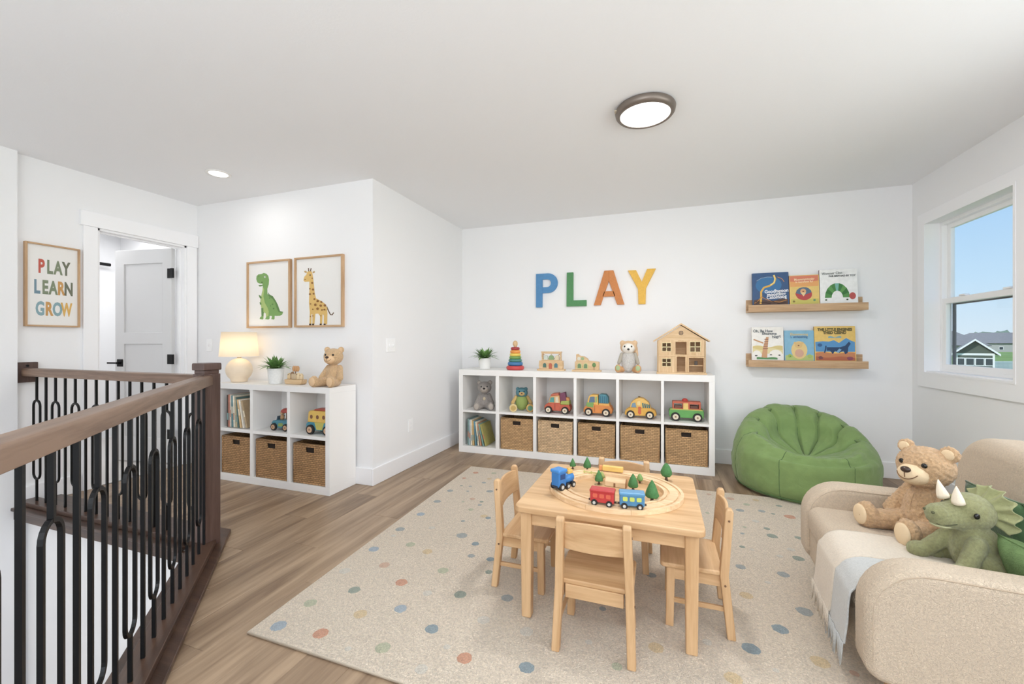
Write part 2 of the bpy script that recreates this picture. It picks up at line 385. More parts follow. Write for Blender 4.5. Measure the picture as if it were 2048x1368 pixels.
# windows of the right wall: the visible one and two added ones
GLASS = bpy.data.materials.new('window_glass'); GLASS.use_nodes = True; n = GLASS.node_tree; n.nodes.remove(n.nodes['Principled BSDF'])
tr = n.nodes.new('ShaderNodeBsdfTransparent'); gl = n.nodes.new('ShaderNodeBsdfGlossy'); gl.inputs['Roughness'].default_value = .02; mx = n.nodes.new('ShaderNodeMixShader'); mx.inputs[0].default_value = .04
n.links.new(tr.outputs[0], mx.inputs[1]); n.links.new(gl.outputs[0], mx.inputs[2]); n.links.new(mx.outputs[0], n.nodes['Material Output'].inputs[0])
VINYL = mat('white_vinyl', (246, 246, 246), .35); GREYV = mat('grey_screen_frame', (92, 94, 98), .5)
def window(name, y0, y1, z0, z1):
    t = thing(name, None, None); t['kind'] = 'structure'; X = XR
    obj('casing', holed((y0 - .09, y1 + .09), (z0 - .115, z1 + .085), [(y0, y1, z0, z1)], X - .018, X - .0005, 'x'), TRIM, t, bev=.003)
    obj('jamb_liner', holed((y0 - .012, y1 + .012), (z0 - .012, z1 + .012), [(y0 + .006, y1 - .006, z0 + .002, z1 - .006)], X - .021, X + .135, 'x'), TRIM, t)
    obj('frame', holed((y0, y1), (z0, z1), [(y0 + .03, y1 - .03, z0 + .03, z1 - .03)], X + .075, X + .135, 'x'), VINYL, t, bev=.002)
    zm = 1.452; a0, a1 = y0 + .03, y1 - .03
    for nm, b0, b1, xo, fr in (('upper_sash', zm - .02, z1 - .025, .108, .038), ('lower_sash', z0 + .025, zm + .02, .078, .042)):
        s = obj(nm, holed((a0, a1), (b0, b1), [(a0 + fr, a1 - fr, b0 + fr, b1 - fr)], X + xo, X + xo + .026, 'x'), VINYL, t, bev=.003)
        obj('pane', box(X + xo + .011, X + xo + .015, a0 + fr - .003, a1 - fr + .003, b0 + fr - .003, b1 - fr + .003), GLASS, s)
        if nm == 'lower_sash':
            for yy in (.22, .72):
                yc = a0 + (a1 - a0) * yy; obj('sash_lock', box(X + .07, X + .10, yc - .03, yc + .03, b1, b1 + .012), VINYL, s, bev=.003)
    obj('screen_frame', holed((a0, a1), (z0 + .03, zm), [(a0 + .03, a1 - .03, z0 + .05, zm - .03)], X + .138, X + .146, 'x'), GREYV, t)
    obj('stool', box(X - .006, X + .075, y0 + .001, y1 - .001, z0 - .001, z0 + .012), TRIM, t, bev=.003)
window('window_1', WY0, WY1, WZ0, WZ1)
window('added_window_2', V0, .86, WZ0, WZ1)  # this and the next are unseen windows, added for the side fill
window('added_window_3', .94, V1, WZ0, WZ1)
struct('trim_1', box(XR - .01, XR + .13, .86, .94, WZ0, WZ1), TRIM)
t = thing('added_window_4', None, None); t['kind'] = 'structure'  # unseen window added behind the camera as an opening for the front fill
obj('casing', holed((-2.04, 1.64), (.6, 2.29), [(-1.95, 1.55, .7, 2.2)], YF, YF + .018, 'y'), TRIM, t)
obj('frame', holed((-1.95, 1.55), (.7, 2.2), [(-1.9, -.8, .75, 2.15), (-.75, .35, .75, 2.15), (.4, 1.5, .75, 2.15)], YF - .08, YF - .03, 'y'), VINYL, t)

# switch plates
PLATE = mat('switch_plate', (247, 247, 247), .35)
def plate(loc, rz, label, cat, kind):
    t = thing('wall_switch' if kind != 'outlet' else 'wall_outlet', label, cat, loc, rz)
    wd = .115 if kind == 'double' else .07
    obj('cover_plate', box(-wd / 2, wd / 2, -.006, 0, -.0575, .0575), PLATE, t, bev=.002)
    if kind == 'outlet':
        for z in (-.02, .02): obj('socket', box(-.017, .017, -.008, -.004, z - .014, z + .014), TRIM, t, bev=.003)
    else:
        for xx_ in ((-.023, .023) if kind == 'double' else (0,)): obj('toggle', box(xx_ - .005, xx_ + .005, -.016, -.004, -.012, .008), TRIM, t, bev=.001)
plate((-4.0, YL, 1.11), 0, 'white light switch on the wall between door casing and lamp', 'switch', 'single')
plate((XL, 2.99, 1.113), R(90), 'white double light switch on the projecting wall end', 'switch', 'double')
plate((XL, 3.285, .38), R(90), 'white power outlet low on the projecting wall', 'outlet', 'outlet')

# ================================================================== STAIR RAILING
rl = thing('stair_railing', 'walnut-stained stair railing with black looped metal balusters and square newel', 'railing')
NX, NY = -2.36, 1.61
DX, DYY = math.sqrt(.5), -math.sqrt(.5)      # diagonal run direction, towards the camera
def orient(o, diag):
    if diag: o.location = (NX, NY, 0); o.rotation_euler = (0, 0, R(-45))
    else: o.location = (NX, NY, 0); o.rotation_euler = (0, 0, R(180))
    return o
def bar_bm(loop):
    bm = BM(); w2 = .0057
    if not loop: return bx(bm, -w2, w2, -w2, w2, .05, .905)
    bx(bm, -w2, w2, -w2, w2, .05, .20); bx(bm, -w2, w2, -w2, w2, .735, .905)
    a = .040; zt, zb = .70, .24; pts = []
    for k in range(11): th = math.pi * k / 10; pts.append((a * math.cos(th), 0, zt + a * math.sin(th)))
    for k in range(11): th = math.pi + math.pi * k / 10; pts.append((a * math.cos(th), 0, zb + a * math.sin(th)))
    # square tube loop
    n_ = len(pts); rings = []
    for i_ in range(n_):
        p = Vector(pts[i_]); c_ = Vector((0, 0, zt if i_ < 11 else zb)); nn = (p - c_).normalized()
        rings.append([bm.verts.new(p + nn * sx_ * w2 * .9 + Vector((0, sy_ * w2 * .9, 0))) for sx_, sy_ in ((-1, -1), (1, -1), (1, 1), (-1, 1))])
    fs = []
    for i_ in range(n_):
        A_, B_ = rings[i_], rings[(i_ + 1) % n_]
        for k in range(4): fs.append(bm.faces.new((A_[k], B_[k], B_[(k + 1) % 4], A_[(k + 1) % 4])))
    bmesh.ops.recalc_face_normals(bm, faces=fs); return bm
me_plain = bpy.data.meshes.new('bar'); b_ = bar_bm(False); b_.to_mesh(me_plain); b_.free()
me_loop = bpy.data.meshes.new('loop_bar'); b_ = bar_bm(True); b_.to_mesh(me_loop); b_.free()
me_plain.materials.append(BLACK); me_loop.materials.append(BLACK)
SP = .1115
for diag, L in ((True, 2.22), (False, 1.78)):
    o = obj('handrail', prism([(-.034, .905), (.034, .905), (.034, .948), (.028, .958), (-.028, .958), (-.034, .948)], .0, L, 'x'), RAIL, rl, bev=.003); orient(o, diag)
    # prism axis x uses poly=(y,z) so the rail runs along local x
    o = obj('shoe_plate', box(.0, L, -.045, .045, .022, .05), SHOE, rl, bev=.003); orient(o, diag)
    o = obj('fascia_board', box(0.05, L, -.09 if not diag else -.09, -.07, -.1, .0) if False else box(.06, L, *((.062, .078) if not diag else (-.078, -.062)), -.06, 0), SHOE, rl); orient(o, diag)
    k, x = (0, .067) if diag else (1, .111)
    while x < L - .05:
        loop = (k % 2 == 1)
        o = link('baluster', me_loop if loop else me_plain, None, rl); o.parent = rl
        v = Vector((x * DX, x * DYY, 0)) if diag else Vector((-x, 0, 0))
        o.location = (NX + v.x, NY + v.y, 0); o.rotation_euler = (0, 0, R(-45) if diag else 0)
        x += SP; k += 1
obj('base_board', prism([(-2.416, 1.79), (-.714, .088), (-.838, -.036), (-2.574, 1.70), (-2.664, 1.79)], 0, .022, 'z'), SHOE, rl, bev=.004)
obj('base_board', box(XD, -2.45, 1.518, 1.79, 0, .0212), SHOE, rl, bev=.004)
nw = obj('newel_post', box(-.045, .045, -.045, .045, .0, .965), NEWEL, rl, bev=.003, loc=(NX, NY, 0))
obj('newel_collar', box(-.040, .040, -.040, .040, .965, .985), NEWEL, nw, bev=.002)
obj('newel_cap', prism([(-.046, .985), (.046, .985), (.049, .990), (.049, 1.016), (.045, 1.024), (-.045, 1.024), (-.049, 1.016), (-.049, .990)], -.048, .048, 'y'), NEWEL, nw, bev=.003)
o = obj('end_block', box(XD + .0, XD + .034, NY - .052, NY + .05, .86, 1.0), NEWEL, rl, bev=.004)
o = obj('bolt', disc(BM(), (XD + .036, NY - .005, .975), .008, .006, 'x', 12), BLACK, rl)
o = obj('end_post', box(-.045, .045, -.045, .045, 0, 1.0), NEWEL, rl, bev=.003, loc=(NX + 2.24 * DX, NY + 2.24 * DYY, 0))

# ================================================================== CUBE SHELVES AND BASKETS
def shelf_unit(name, label, x0, x1, y0, depth, top, topt, m0, m1, bot, divs, sidew):
    t = thing(name, label, 'shelf unit', (x0, y0, 0)); W = x1 - x0
    obj('top_board', box(0, W, 0, depth, top - topt, top), LAM, t, bev=.0015)
    obj('bottom_board', box(0, W, 0, depth, 0, bot), LAM, t, bev=.0015)
    for a in (0, W - sidew): obj('side_panel', box(a, a + sidew, 0, depth, bot, top - topt), LAM, t, bev=.0015)
    obj('back_panel', box(sidew, W - sidew, depth - .01, depth - .004, bot, top - topt), LAM, t)
    ed = [sidew] + [d_ for p in divs for d_ in p] + [W - sidew]
    for a, b in divs: obj('divider', box(a, b, .001, depth - .01, bot, top - topt), LAM, t, bev=.0015)
    for i_ in range(0, len(ed), 2): obj('middle_shelf', box(ed[i_], ed[i_ + 1], .002, depth - .01, m0, m1), LAM, t, bev=.001)
    return t
shelf_unit('long_cube_shelf', 'long low white cube shelf unit of twelve cubbies against the back wall', -1.97, .442, 3.906, .425, .855, .058, .415, .436, .066,
           [(.410, .448), (.804, .835), (1.203, 1.231), (1.594, 1.621), (1.981, 2.006)], .046)
shelf_unit('small_cube_shelf', 'small white cube shelf unit of six cubbies beside the stair railing', -3.50, -2.30, 2.455, .283, .80, .045, .405, .43, .058,
           [(.395, .425), (.785, .815)], .04)
WICK = {}
def wicker(i_, rgb):
    m = mat('wicker_%d' % i_, rgb, .6, (300, .3, .2)); n = m.node_tree; b = n.nodes['Principled BSDF']
    t = n.nodes.new('ShaderNodeTexCoord'); sp = n.nodes.new('ShaderNodeSeparateXYZ'); ad = n.nodes.new('ShaderNodeMath'); cb = n.nodes.new('ShaderNodeCombineXYZ')
    n.links.new(t.outputs['Object'], sp.inputs[0]); n.links.new(sp.outputs['X'], ad.inputs[0]); n.links.new(sp.outputs['Y'], ad.inputs[1]); n.links.new(ad.outputs[0], cb.inputs[0]); n.links.new(sp.outputs['Z'], cb.inputs[1])
    br = n.nodes.new('ShaderNodeTexBrick'); c1 = lin(rgb); br.inputs['Scale'].default_value = 1; br.inputs['Brick Width'].default_value = .030; br.inputs['Row Height'].default_value = .0145
    br.inputs['Mortar Size'].default_value = .0022; br.inputs['Mortar Smooth'].default_value = .6; br.inputs['Color1'].default_value = (*c1, 1); br.inputs['Color2'].default_value = (*[v * .72 for v in c1], 1); br.inputs['Mortar'].default_value = (*[v * .30 for v in c1], 1)
    n.links.new(cb.outputs[0], br.inputs['Vector']); n.links.new(br.outputs[0], b.inputs['Base Color']); return m
WM = [wicker(0, (206, 166, 118)), wicker(1, (228, 194, 152)), wicker(2, (188, 146, 100))]
DARK = mat('basket_shade', (46, 34, 26), .9)  # dark colour of a sheet behind the weave, painting the shaded interior
basket_me = {}
def basket(label, x, y, z, w_, h_, dp, m, k):
    t = thing('wicker_basket', label, 'basket', (x, y, z), 0, 'wicker baskets in the cube shelves')
    if k not in basket_me:
        bm = BM(); nu, nv = int(w_ / .0042), int(h_ / .0042); hw, hz0, hz1 = w_ * .12, h_ * .80, h_ * .93
        def P(u, v):
            X = -w_ / 2 + w_ * u / nu; Z = h_ * v / nv
            c_ = math.pi / 3.0
            rw = int(Z / .0145); d_ = .0045 * abs(math.sin(Z / .0145 * math.pi)) ** .7 * (.40 + .60 * abs(math.sin((X / .030 + .5 * (rw % 2)) * math.pi)) ** .6)
            return (X, -d_ - .0005 + random.uniform(-.0005, .0005), Z)
        g = [[bm.verts.new(P(u, v)) for v in range(nv + 1)] for u in range(nu + 1)]
        for u in range(nu):
            for v in range(nv):
                X = -w_ / 2 + w_ * (u + .5) / nu; Z = h_ * (v + .5) / nv
                if abs(X) < hw and hz0 < Z < hz1: continue
                bm.faces.new((g[u][v], g[u + 1][v], g[u + 1][v + 1], g[u][v + 1]))
        f_ = bpy.data.meshes.new('woven_front'); bm.to_mesh(f_); bm.free(); f_.shade_smooth()
        bm = BM(); bx(bm, -w_ / 2, -w_ / 2 + .008, 0, dp, 0, h_); bx(bm, w_ / 2 - .008, w_ / 2, 0, dp, 0, h_); bx(bm, -w_ / 2, w_ / 2, dp - .008, dp, 0, h_); bx(bm, -w_ / 2 + .008, w_ / 2 - .008, .004, dp, 0, .008)
        s_ = bpy.data.meshes.new('woven_sides'); bm.to_mesh(s_); bm.free()
        bm = tube([(-w_ / 2 + .003, 0, h_), (w_ / 2 - .003, 0, h_), (w_ / 2 - .003, dp - .004, h_), (-w_ / 2 + .003, dp - .004, h_)], .008, 8, closed=True)
        for a in (-1, 1): tube([(a * (w_ / 2 - .003), -.002, 0), (a * (w_ / 2 - .003), -.002, h_)], .0065, 8, bm)
        tube([(-w_ / 2, -.002, .005), (w_ / 2, -.002, .005)], .006, 8, bm)
        r_ = bpy.data.meshes.new('rim'); bm.to_mesh(r_); bm.free(); r_.shade_smooth()
        bm = tube([(-hw - .004, -.003, hz1 + .004), (hw + .004, -.003, hz1 + .004), (hw + .004, -.003, hz0), (hw - .004, -.003, hz0 - .006), (-hw + .004, -.003, hz0 - .006), (-hw - .004, -.003, hz0)], .005, 6, closed=True)
        h2 = bpy.data.meshes.new('handle'); bm.to_mesh(h2); bm.free(); h2.shade_smooth()
        bm = box(-w_ / 2 + .01, w_ / 2 - .01, .006, .010, .008, h_ * .97); l_ = bpy.data.meshes.new('inner_shade'); bm.to_mesh(l_); bm.free()
        basket_me[k] = (f_, s_, r_, h2, l_)
    for nm, me in zip(('woven_front', 'woven_sides', 'rim', 'handle_rim', 'inner_shade'), basket_me[k]):
        o = link(nm, me, None, t)
        if len(me.materials) == 0: me.materials.append(None)
        o.material_slots[0].link = 'OBJECT'; o.material_slots[0].material = DARK if nm == 'inner_shade' else m
    return t
BX = [-1.341, -.9505, -.5575, -.169, .218]
BL = ['medium brown wicker basket beside the picture books in the long unit', 'palest straw wicker basket in the long cube unit', 'wicker basket under the orange truck in the long cube unit',
      'wicker basket under the yellow beetle car in the long cube unit', 'wicker basket at the right end of the long cube unit, under the green car']
for x, l, m in zip(BX, BL, (WM[0], WM[1], WM[0], WM[0], WM[0])): basket(l, x, 3.93, .067, .335, .305, .38, m, 0)
for x, l in ((-3.275, 'brown wicker basket under the leaning books in the small unit'), (-2.89, 'brown wicker basket under the blue buggy in the small unit'), (-2.50, 'brown wicker basket under the yellow bus in the small unit')):
    basket(l, x, 2.475, .059, .325, .30, .25, WM[2], 1)

# books standing in cubbies
def spine_book(label, x, y, z, th, dep, ht, lean, rgb, grp, pr):
    t = thing('picture_book', label, 'book', (x, y, z), 0, grp); t.rotation_euler = (0, R(lean), 0)
    m = mat('cover_%d_%d_%d' % rgb, rgb, .5, var=.12, vscale=40)
    bm = BM(); bx(bm, 0, .0022, 0, dep, 0, ht); bx(bm, th - .0022, th, 0, dep, 0, ht); bx(bm, .0022, th - .0022, 0, .0022, 0, ht)
    obj('cover', bm, m, t); obj('pages', box(.0022, th - .0022, .0022, dep - .004, .004, ht - .004), PAPER, t)
    obj('spine_label', box(.003, th - .003, -.0006, 0, ht * pr, ht * (pr + .22)), mat('spine_' + str(int(pr * 9)), [(236, 226, 200), (120, 160, 160), (190, 120, 90)][int(pr * 9) % 3], .5), t)
def row(x, y, z, specs, grp, where, dep):
    prev = 0
    for i_, (th, ht, lean, rgb, nm) in enumerate(specs):
        x += min(ht, .25) * (math.sin(R(-lean)) - math.sin(R(-prev))); prev = lean
        spine_book('%s, %s' % (nm, where), x, y + random.uniform(0, .01), z, th, dep, ht, lean, rgb, grp, random.uniform(.1, .6)); x += th / math.cos(R(lean)) + .001
row(-3.40, 2.48, .434, [(.018, .265, 0, (70, 56, 48), 'dark brown spine at the left end of the books'), (.016, .27, 0, (200, 120, 96), 'terracotta picture book second in the leaning row'), (.014, .27, 0, (214, 206, 190), 'greyish cream book next to the terracotta one'),
    (.017, .262, -1, (90, 140, 148), 'teal spined picture book'), (.014, .262, -2, (236, 228, 206), 'cream book right of the teal spine'), (.016, .25, -4, (196, 180, 140), 'sand coloured book in the middle of the row'),
    (.013, .25, -6, (90, 122, 120), 'slate green thin book, tilted'), (.018, .235, -9, (214, 178, 124), 'ochre book tilted left'), (.012, .235, -12, (240, 234, 220), 'off-white thin book, second from right, tilted'), (.018, .23, -15, (186, 160, 122), 'most tilted tan book at the right end')],
    'picture books in the small unit', 'top left cubby of small unit', .20)
row(-1.885, 3.935, .070, [(.015, .27, 0, (120, 150, 146), 'grey-teal book at the left end of the books'), (.017, .262, 0, (160, 180, 188), 'pale blue book second from the left'), (.014, .262, -1, (230, 222, 200), 'cream book beside the pale blue one'),
    (.018, .255, -2, (206, 170, 110), 'ochre spined picture book'), (.015, .25, -4, (90, 140, 160), 'blue spined picture book'), (.015, .245, -7, (226, 216, 190), 'cream tilted book right of the blue spine'),
    (.015, .235, -10, (196, 140, 104), 'terracotta tilted book'), (.014, .23, -13, (120, 160, 150), 'sea-green tilted thin book'), (.017, .225, -16, (170, 160, 84), 'olive green most tilted book at the right end')],
    'picture books in the long unit', 'bottom left cubby of long unit', .24)

# ================================================================== TOY VEHICLES
def paint(rgb, r=.45): return mat('paint_%d_%d_%d' % rgb, rgb, r, var=.06, vscale=30)
RUB = paint((36, 32, 32), .6)
def wheel(t, x, y, r, th, hub=(226, 212, 186), tyre=None):
    o = obj('wheel', disc(BM(), (0, 0, 0), r, th, 'y', 24), tyre or RUB, t, bev=.003, loc=(x, y, r))
    bm = disc(BM(), (0, -th / 2, 0), r * .64, .004, 'y', 20); obj('hub', bm, paint(hub), o)
    obj('axle_cap', disc(BM(), (0, -th / 2 - .003, 0), r * .22, .004, 'y', 12), paint((150, 120, 90)), o)
def wheels(t, xs, d, r, th=.022, **k):
    for x in xs:
        wheel(t, x, -d / 2 - th * .35, r, th, **k); wheel(t, x, d / 2 + th * .35, r, th, **k)
def slab(t, name, poly, d, rgb, bev=.006, y=0): return obj(name, prism(poly, y - d / 2, y + d / 2, 'y'), paint(rgb), t, bev=bev, seg=3)
def arch(cx, r, z0, n=8): return [(cx - r * math.cos(math.pi * i / n), z0 + r * math.sin(math.pi * i / n)) for i in range(n + 1)]
SY, SZ = 4.06, .436
def car(label, x, y=SY, z=SZ, s=1.0, rz=0, grp=None): t = thing('toy_car', label, 'toy car', (x, y, z), rz, grp); t.scale = (s, s, s); return t
def win(t, poly, d, rgb, y=None, **k): return obj('window', prism(poly, -d / 2 - .002, -d / 2 + .004, 'y'), paint(rgb, .25), t, bev=.001, **k)
D = .11
# red pickup with tilted blocks in its bed
t = car('red wooden pickup with teal cab window and purple and green blocks aboard', -.951)
slab(t, 'body', [(-.13, .035), (-.125, .075), (-.10, .098), (-.03, .105), (.03, .105), (.035, .088), (.12, .092), (.132, .06), (.128, .032), (.10, .028), (.045, .028), (-.045, .028), (-.11, .028)], D, (206, 92, 66))
slab(t, 'cab', [(-.09, .100), (-.072, .165), (-.055, .182), (.01, .190), (.022, .175), (.03, .100)], D * .86, (222, 170, 110))
slab(t, 'roof', [(-.07, .168), (-.055, .192), (.01, .200), (.02, .178)], D * .94, (204, 104, 76))
win(t, [(-.078, .11), (-.064, .155), (-.03, .16), (-.028, .11)], D * .88, (84, 160, 152)); win(t, [(-.016, .108), (-.016, .16), (.008, .165), (.016, .108)], D * .88, (224, 210, 180))
obj('door_seam', box(-.022, -.017, -D / 2 - .0015, -D / 2 + .003, .04, .10), paint((150, 60, 48)), t)
slab(t, 'purple_block', [(.028, .112), (.020, .195), (.075, .212), (.092, .12)], D * .6, (130, 66, 96))
slab(t, 'green_block', [(.032, .09), (.04, .125), (.118, .13), (.122, .09)], D * .9, (170, 180, 84))
slab(t, 'orange_block', [(.085, .12), (.082, .16), (.11, .158), (.118, .125)], D * .5, (222, 150, 84))
wheels(t, (-.083, .082), D, .036)
# orange truck with a striped load
t = car('orange wooden truck with green cab and blue striped load', -.555)
slab(t, 'body', [(-.135, .03), (-.135, .065), (-.11, .098), (-.03, .108), (.12, .098), (.138, .06), (.13, .028), (-.12, .024)], D, (226, 136, 62))
slab(t, 'cab', [(-.105, .098), (-.095, .15), (-.082, .188), (-.06, .20), (.0, .20), (.005, .10)], D * .9, (240, 186, 84))
slab(t, 'hood', [(-.112, .09), (-.105, .125), (-.04, .13), (-.035, .075), (-.10, .08)], D * 1.01, (126, 168, 88))
win(t, [(-.085, .125), (-.072, .18), (-.03, .184), (-.028, .128)], D * .92, (96, 124, 150)); win(t, [(-.022, .128), (-.022, .184), (-.006, .184), (-.006, .128)], D * .92, (150, 180, 120))
slab(t, 'load', [(.008, .12), (.008, .20), (.03, .208), (.075, .205), (.095, .18), (.10, .12)], D * .85, (74, 140, 156))
for i_ in range(4): obj('stripe', box(.02 + i_ * .02, .028 + i_ * .02, -D * .85 / 2 - .002, -D * .85 / 2 + .004, .125, .19), paint((52, 108, 136)), t)
slab(t, 'bed_rail', [(.008, .098), (.008, .122), (.108, .122), (.112, .098)], D * .95, (236, 170, 80))
obj('door_seam', box(-.03, -.025, -D / 2 - .0015, -D / 2 + .003, .04, .10), paint((170, 90, 40)), t)
wheels(t, (-.085, .078), D, .037)
# yellow beetle
t = car('yellow wooden beetle car with blue striped windows and red door', -.167)
slab(t, 'body', [(-.142, .035), (-.135, .068), (-.10, .092), (.09, .096), (.13, .075), (.142, .04), (.13, .026), (-.13, .024)], D, (230, 172, 66))
slab(t, 'cabin', [(-.095, .092), (-.085, .14), (-.05, .172), (-.01, .19), (.03, .182), (.07, .15), (.095, .094)], D * .86, (236, 186, 92))
win(t, [(-.082, .10), (-.074, .135), (-.045, .145), (-.035, .10)], D * .88, (120, 150, 170)); win(t, [(-.03, .12), (-.03, .155), (.0, .165), (.0, .12)], D * .88, (240, 210, 140))
for i_, c_ in enumerate(((70, 128, 130), (60, 110, 120), (70, 128, 130), (60, 110, 120))): win(t, [(.02 + i_ * .018, .10), (.014 + i_ * .018, .142 - i_ * .004), (.026 + i_ * .018, .145 - i_ * .004), (.032 + i_ * .018, .10)], D * .88, c_)
slab(t, 'door', [(-.022, .05), (-.018, .108), (.004, .108), (.008, .045), (-.008, .035)], D * 1.02, (214, 98, 60), bev=.002)
obj('roof_knob', ell(BM(), (-.012, 0, .194), (.01, .01, .006)), paint((110, 84, 60)), t, smooth=True)
wheels(t, (-.086, .082), D, .036)
# green and red safari car
t = car('green wooden car with open red roof frame and red dome on top', .226)
slab(t, 'body', [(-.145, .035), (-.148, .085), (-.135, .102), (.135, .105), (.142, .085), (.138, .03), (-.12, .028)], D, (96, 168, 82))
obj('cabin_frame', holed((-.118, .116), (.104, .172), [(-.105, -.034, .112, .155), (.026, .10, .112, .150)], -D * .43, D * .43, 'y'), paint((204, 96, 66)), t, bev=.003)
slab(t, 'centre_panel', [(-.028, .104), (-.028, .158), (.012, .160), (.014, .104)], D * .9, (236, 200, 110), bev=.002)
obj('seat', box(-.10, -.04, -.03, .03, .104, .135), paint((120, 78, 60)), t, bev=.003); obj('seat', box(.03, .095, -.03, .03, .104, .138), paint((110, 70, 54)), t, bev=.003)
obj('roof_dome', ell(BM(), (-.012, 0, .178), (.026, .026, .020)), paint((190, 56, 48)), t, smooth=True)
obj('trim_strip', box(-.135, .13, -D / 2 - .0015, -D / 2 + .004, .098, .106), paint((190, 190, 90)), t)
wheels(t, (-.092, .088), D, .038)
# left shelf: buggy and bus (seen at an angle)
t = car('blue wooden buggy with two peg people and a red mushroom roof', -2.865, 2.57, .43, .78, 0)
slab(t, 'body', [(-.115, .035), (-.118, .075), (-.10, .098), (-.05, .105), (.09, .108), (.125, .088), (.128, .04), (.10, .026), (-.09, .026)], D, (70, 138, 158))
slab(t, 'side_leaf', [(-.03, .045), (-.02, .075), (.03, .08), (.045, .06), (.02, .042)], D * 1.03, (140, 160, 80), bev=.001)
slab(t, 'windshield', [(-.062, .10), (-.052, .145), (-.045, .145), (-.05, .10)], D * .8, (70, 100, 120), bev=.001)
for x_, h_, rgb in ((-.03, .17, (206, 160, 110)), (.07, .155, (200, 140, 90))):
    p = obj('peg_person', lathe([(.0, .10), (.018, .10), (.02, .13), (.014, h_ - .02), (0, h_ - .018)], 16, c=(x_, 0, 0)), paint(rgb), t, smooth=True); obj('head', ell(BM(), (x_, 0, h_), (.022, .022, .02)), paint((222, 180, 136)), p, smooth=True)
pl = obj('roof_post', disc(BM(), (.028, 0, .145), .007, .10, 'z', 10), paint((120, 90, 66)), t)
obj('mushroom_roof', lathe([(0, .226), (.03, .222), (.052, .205), (.056, .188), (.045, .182), (0, .182)], 24, c=(.028, 0, 0)), paint((190, 76, 66)), t, smooth=True)
wheels(t, (-.075, .085), D, .037, hub=(206, 160, 120))
t = car('yellow and blue wooden bus with red roof in the small shelf unit', -2.455, 2.565, .43, .92, 0)
slab(t, 'lower_body', [(-.14, .035), (-.142, .085), (-.12, .10), (.14, .10), (.145, .03)], D, (64, 146, 168))
slab(t, 'upper_body', [(-.128, .098), (-.118, .185), (-.10, .196), (.14, .196), (.14, .098)], D * .97, (232, 188, 84))
slab(t, 'side_panel', [(-.03, .04), (-.05, .10), (.05, .10), (.03, .04)], D * 1.02, (198, 188, 84), bev=.001)
slab(t, 'roof', [(-.07, .196), (-.06, .21), (.12, .212), (.13, .196)], D * .8, (190, 82, 62), bev=.004)
for x_ in (-.085, -.02, .045, .105): o = obj('window', prism(circ(x_, .145, .014, .017, 14), -D * .485 - .002, -D * .485 + .004, 'y'), paint((132, 82, 54)), t)
wheels(t, (-.085, .09), D, .04, hub=(214, 170, 132))

